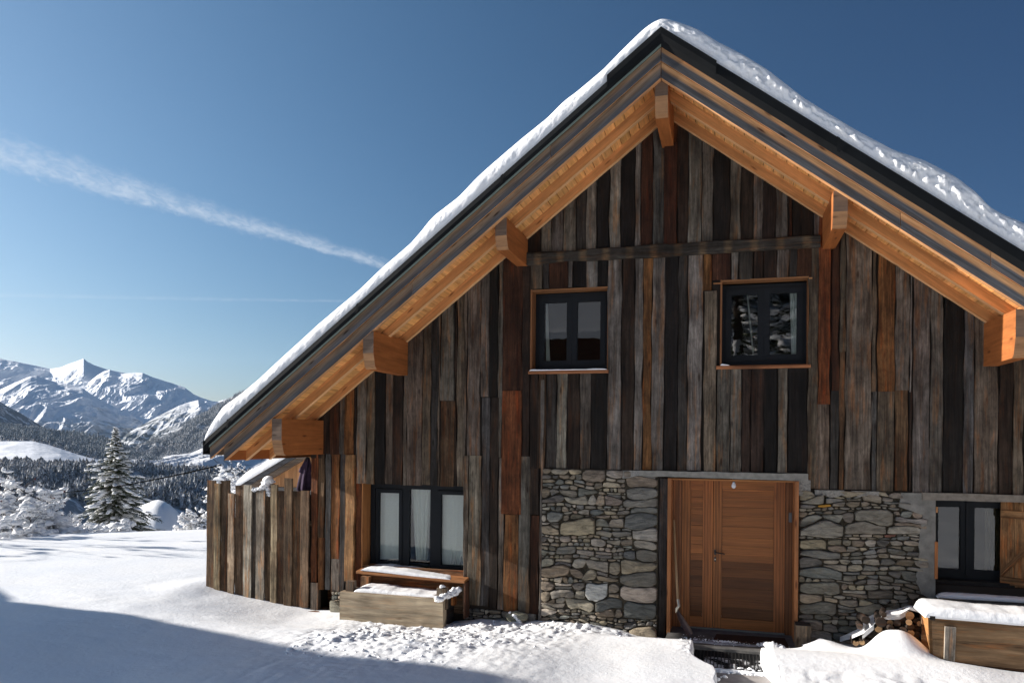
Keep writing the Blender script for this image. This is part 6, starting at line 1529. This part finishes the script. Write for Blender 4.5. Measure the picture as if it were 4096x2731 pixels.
# ---- neighbouring chalet seen over the fence
nc = empty('neighbour_chalet', (-5, 9, 0)); tag(nc, 'neighbouring timber gable with snowy roof seen over the fence', 'chalet')
YN = 9.0; q = lambda X, Yv, y=YN: WP('S2', X, Yv, y)
a, b = q(350, 418), q(612, 262); sN = (b[1] - a[1]) / (b[0] - a[0]); rx = a[0] + 4.5; zN = lambda x: a[1] + sN * (min(x, 2 * rx - x) - a[0])
mb = MB(); X = q(440, 400)[0]; x_ = X; rs = random.Random(3)
zbN = q(640, 440)[1]
while x_ < rx + 3.5:
    w_ = .135; 
    mb.cm = 0; z1 = min(zN(x_ + .0), zN(x_ + w_)) - .24; c = rs.uniform(.85, 1.15); col = (.46 * c, .23 * c, .10 * c)
    if z1 > zbN: mb.bx(x_ + .003, x_ + w_ - .003, YN + .22, YN + .25, zbN, z1 + .0, col, 'z')
    x_ += w_
mb.build('plank_wall', M_NEW, nc)
mb = MB(); mb.bx(X, rx + 3.4, YN + .20, YN + .5, zbN - 3, zbN - .01, (.14, .13, .12)); mb.build('base_wall', M_STONE, nc)
BOTC = (.5, .26, .11)
for k, (d0, d1, yy, col) in enumerate(((-.02, -.17, YN, (.10, .10, .105)), (-.18, -.34, YN + .05, (.16, .12, .09)))):
    mb = MB()
    for sd in (-1, 1):
        V = []
        for i in range(5):
            x = rx + sd * (rx - a[0] + .1) * i / 4; z = a[1] + sN * (rx - a[0]) - sN * abs(x - rx); V.append([(x, yy + .05, z + d0), (x, yy, z + d0), (x, yy, z + d1), (x, yy + .15, z + d1)])
        V = np.array(V); G = V[..., [0, 2, 1]]; mb.grid(V if sd < 0 else V[::-1], col, G if sd < 0 else G[::-1])
    mb.build('verge_board', M_FASCIA, nc)
mb = MB()
for sd in (-1, 1):
    V = []
    for i in range(24):
        x = rx + sd * (rx - a[0] + .12) * i / 23; z = a[1] + sN * (rx - a[0]) - sN * abs(x - rx); th = .30 * min(1, (24 - i) / 3) ** .5 * (1 + .15 * math.sin(i * .9)); V.append([(x, YN - .03, z - .02), (x, YN - .05, z + th * .5), (x, YN + .05, z + th * .9), (x, YN + .3, z + th), (x, YN + 8, z + th)])
    V = np.array(V); mb.grid(V if sd < 0 else V[::-1])
mb.build('roof_snow', M_SNOW, nc, True)
mb = MB()
for sd in (-1, 1):
    V = [[(x, YN + .02, a[1] + sN * (rx - a[0]) - sN * abs(x - rx) - .02), (x, YN + 8, a[1] + sN * (rx - a[0]) - sN * abs(x - rx) - .02)] for x in (rx, rx + sd * (rx - a[0] + .1))]
    mb.grid(np.array(V), (.3, .15, .06))
mb.build('roof', M_NEW, nc)

# ---- cable running from the chalet out over the valley
mb = MB(); pts = []
e0 = W(508 * 1.7415, 1067 * 1.7415, 4.0)
A0 = Vector((e0[0], 4.0, e0[1])); B0 = AT(0, 1113 * 1.7415, 60)
dirc = B0 - A0
for i in range(41):
    t = i / 40 * 1.25; p = A0 + dirc * t; p.z -= .55 * (1 - (2 * min(t, 1) - 1) ** 2) if t < 1 else 0; pts.append(tuple(p))
mb.tube(pts, [.016] * 41, 5); tag(mb.build('cable', M_CABLE), 'thin black cable crossing the valley view in front of the spruce', 'cable')

# ---- off to the left (out of frame) the neighbour's house and a tree that shade the foreground
nb = empty('neighbour_barn', (-25, -4, 0)); tag(nb, 'narrow neighbouring barn out of frame to the left whose roof shades the foreground snow', 'barn')
prof = [(-.8, 2.6), (-1.52, 3.15), (-2.6, 3.75), (-3.04, 3.95), (-3.07, 4.18), (-3.10, 4.58), (-3.69, 5.24), (-4.36, 5.85), (-4.40, 6.17), (-4.5, 6.37), (-4.6, 6.5), (-5.3, 6.5), (-5.7, 6.45), (-5.8, 4.5), (-5.85, 2.4)]
mb = MB(); V = [[(x, y, z) for y, z in prof] for x in (-20, -24, -29)]
mb.grid(np.array(V)); mb.quad([(-20, y, z) for y, z in prof][::-1] ); mb.build('roof_snow', M_SNOW, nb)
mb = MB(); mb.bx(-28.6, -20.4, -5.7, -1.6, -.5, 3.0, (.12, .07, .04)); mb.build('wall', M_OLD, nb)
for i, (X, Y2, H2, sd2, sp) in enumerate(((-24.5, 1.0, 3.6, 51, 2.2), (-22.0, -.4, 2.2, 52, 1.4))):
    twig_bush('bare_tree', X, Y2, -.1, H2, sp, sd2, ('bare tree out of frame at the left casting thin shadows', 'smaller bare shrub out of frame at the left casting thin shadows')[i], n_stem=7, snow=.8, rad0=.05, levels=3, cat='tree', blobr=1.4)
bb = empty('barn', (-8.5, -31, 4)); tag(bb, 'dark wooden barn with snowy roof behind the viewer, mirrored in the left gable window', 'barn')
mb = MB(); mb.bx(-15, -2.6, -36, -31, 2, 8.15, (.10, .05, .03), 'x'); mb.build('wall', M_OLD, bb)
mb = MB(); mb.grid(np.array([[(x, -30.5, 8.0), (x, -30.45, 8.35), (x, -30.8, 8.6), (x, -33.5, 11.6), (x, -36.6, 8.4), (x, -36.6, 8.0)] for x in np.linspace(-15.6, -2.0, 12)])); mb.build('roof_snow', M_SNOW, bb)
# conifers behind the viewer, mirrored in the window panes
for i, (X, Y2, H2, R2) in enumerate(((.4, -28, 15, 3.6), (4.2, -27, 14, 3.4), (16, -31, 16, 3.8))):
    z2 = float(ground_h(np.array([X]), np.array([Y2]))[0])
    spruce('spruce_tree', X, Y2, z2, H2, R2, 60 + i, ('spruce behind the viewer, leftmost of three mirrored in the panes', 'spruce behind the viewer, nearest of three mirrored in the panes', 'spruce behind the viewer, rightmost of three mirrored in the panes')[i], 120)

hx_, hy_ = np.meshgrid(np.linspace(-110, 60, 60), np.linspace(-118, -42, 30)); HV = np.stack([hx_, hy_, ground_h(hx_, hy_)], -1); HV = np.concatenate([HV[:1], HV[:1], HV])
conifer_cloud('forest', HV, 260, 7, 12, 21, MF1, 'conifer wood on the slope behind the viewer, mirrored in the panes', (0, .8), (0, 1), None, .26, 4, 8)

# ================================================================== haze
hz = MB(); hz.bx(-16000, 9000, -1000, 14000, -560, 1650)
def haze_mat():
    m = bpy.data.materials.new('haze_air'); m.use_nodes = True; t = m.node_tree; t.nodes.clear()
    o = nd(t, 'ShaderNodeOutputMaterial'); v = nd(t, 'ShaderNodeVolumePrincipled'); v.inputs['Color'].default_value = (.48, .70, 1.0, 1); v.inputs['Density'].default_value = 2.1e-5; v.inputs['Anisotropy'].default_value = .2
    t.links.new(v.outputs[0], o.inputs['Volume']); return m
tag(hz.build('haze', haze_mat()), 'thin bluish air over the valley', 'haze', None, 'stuff')
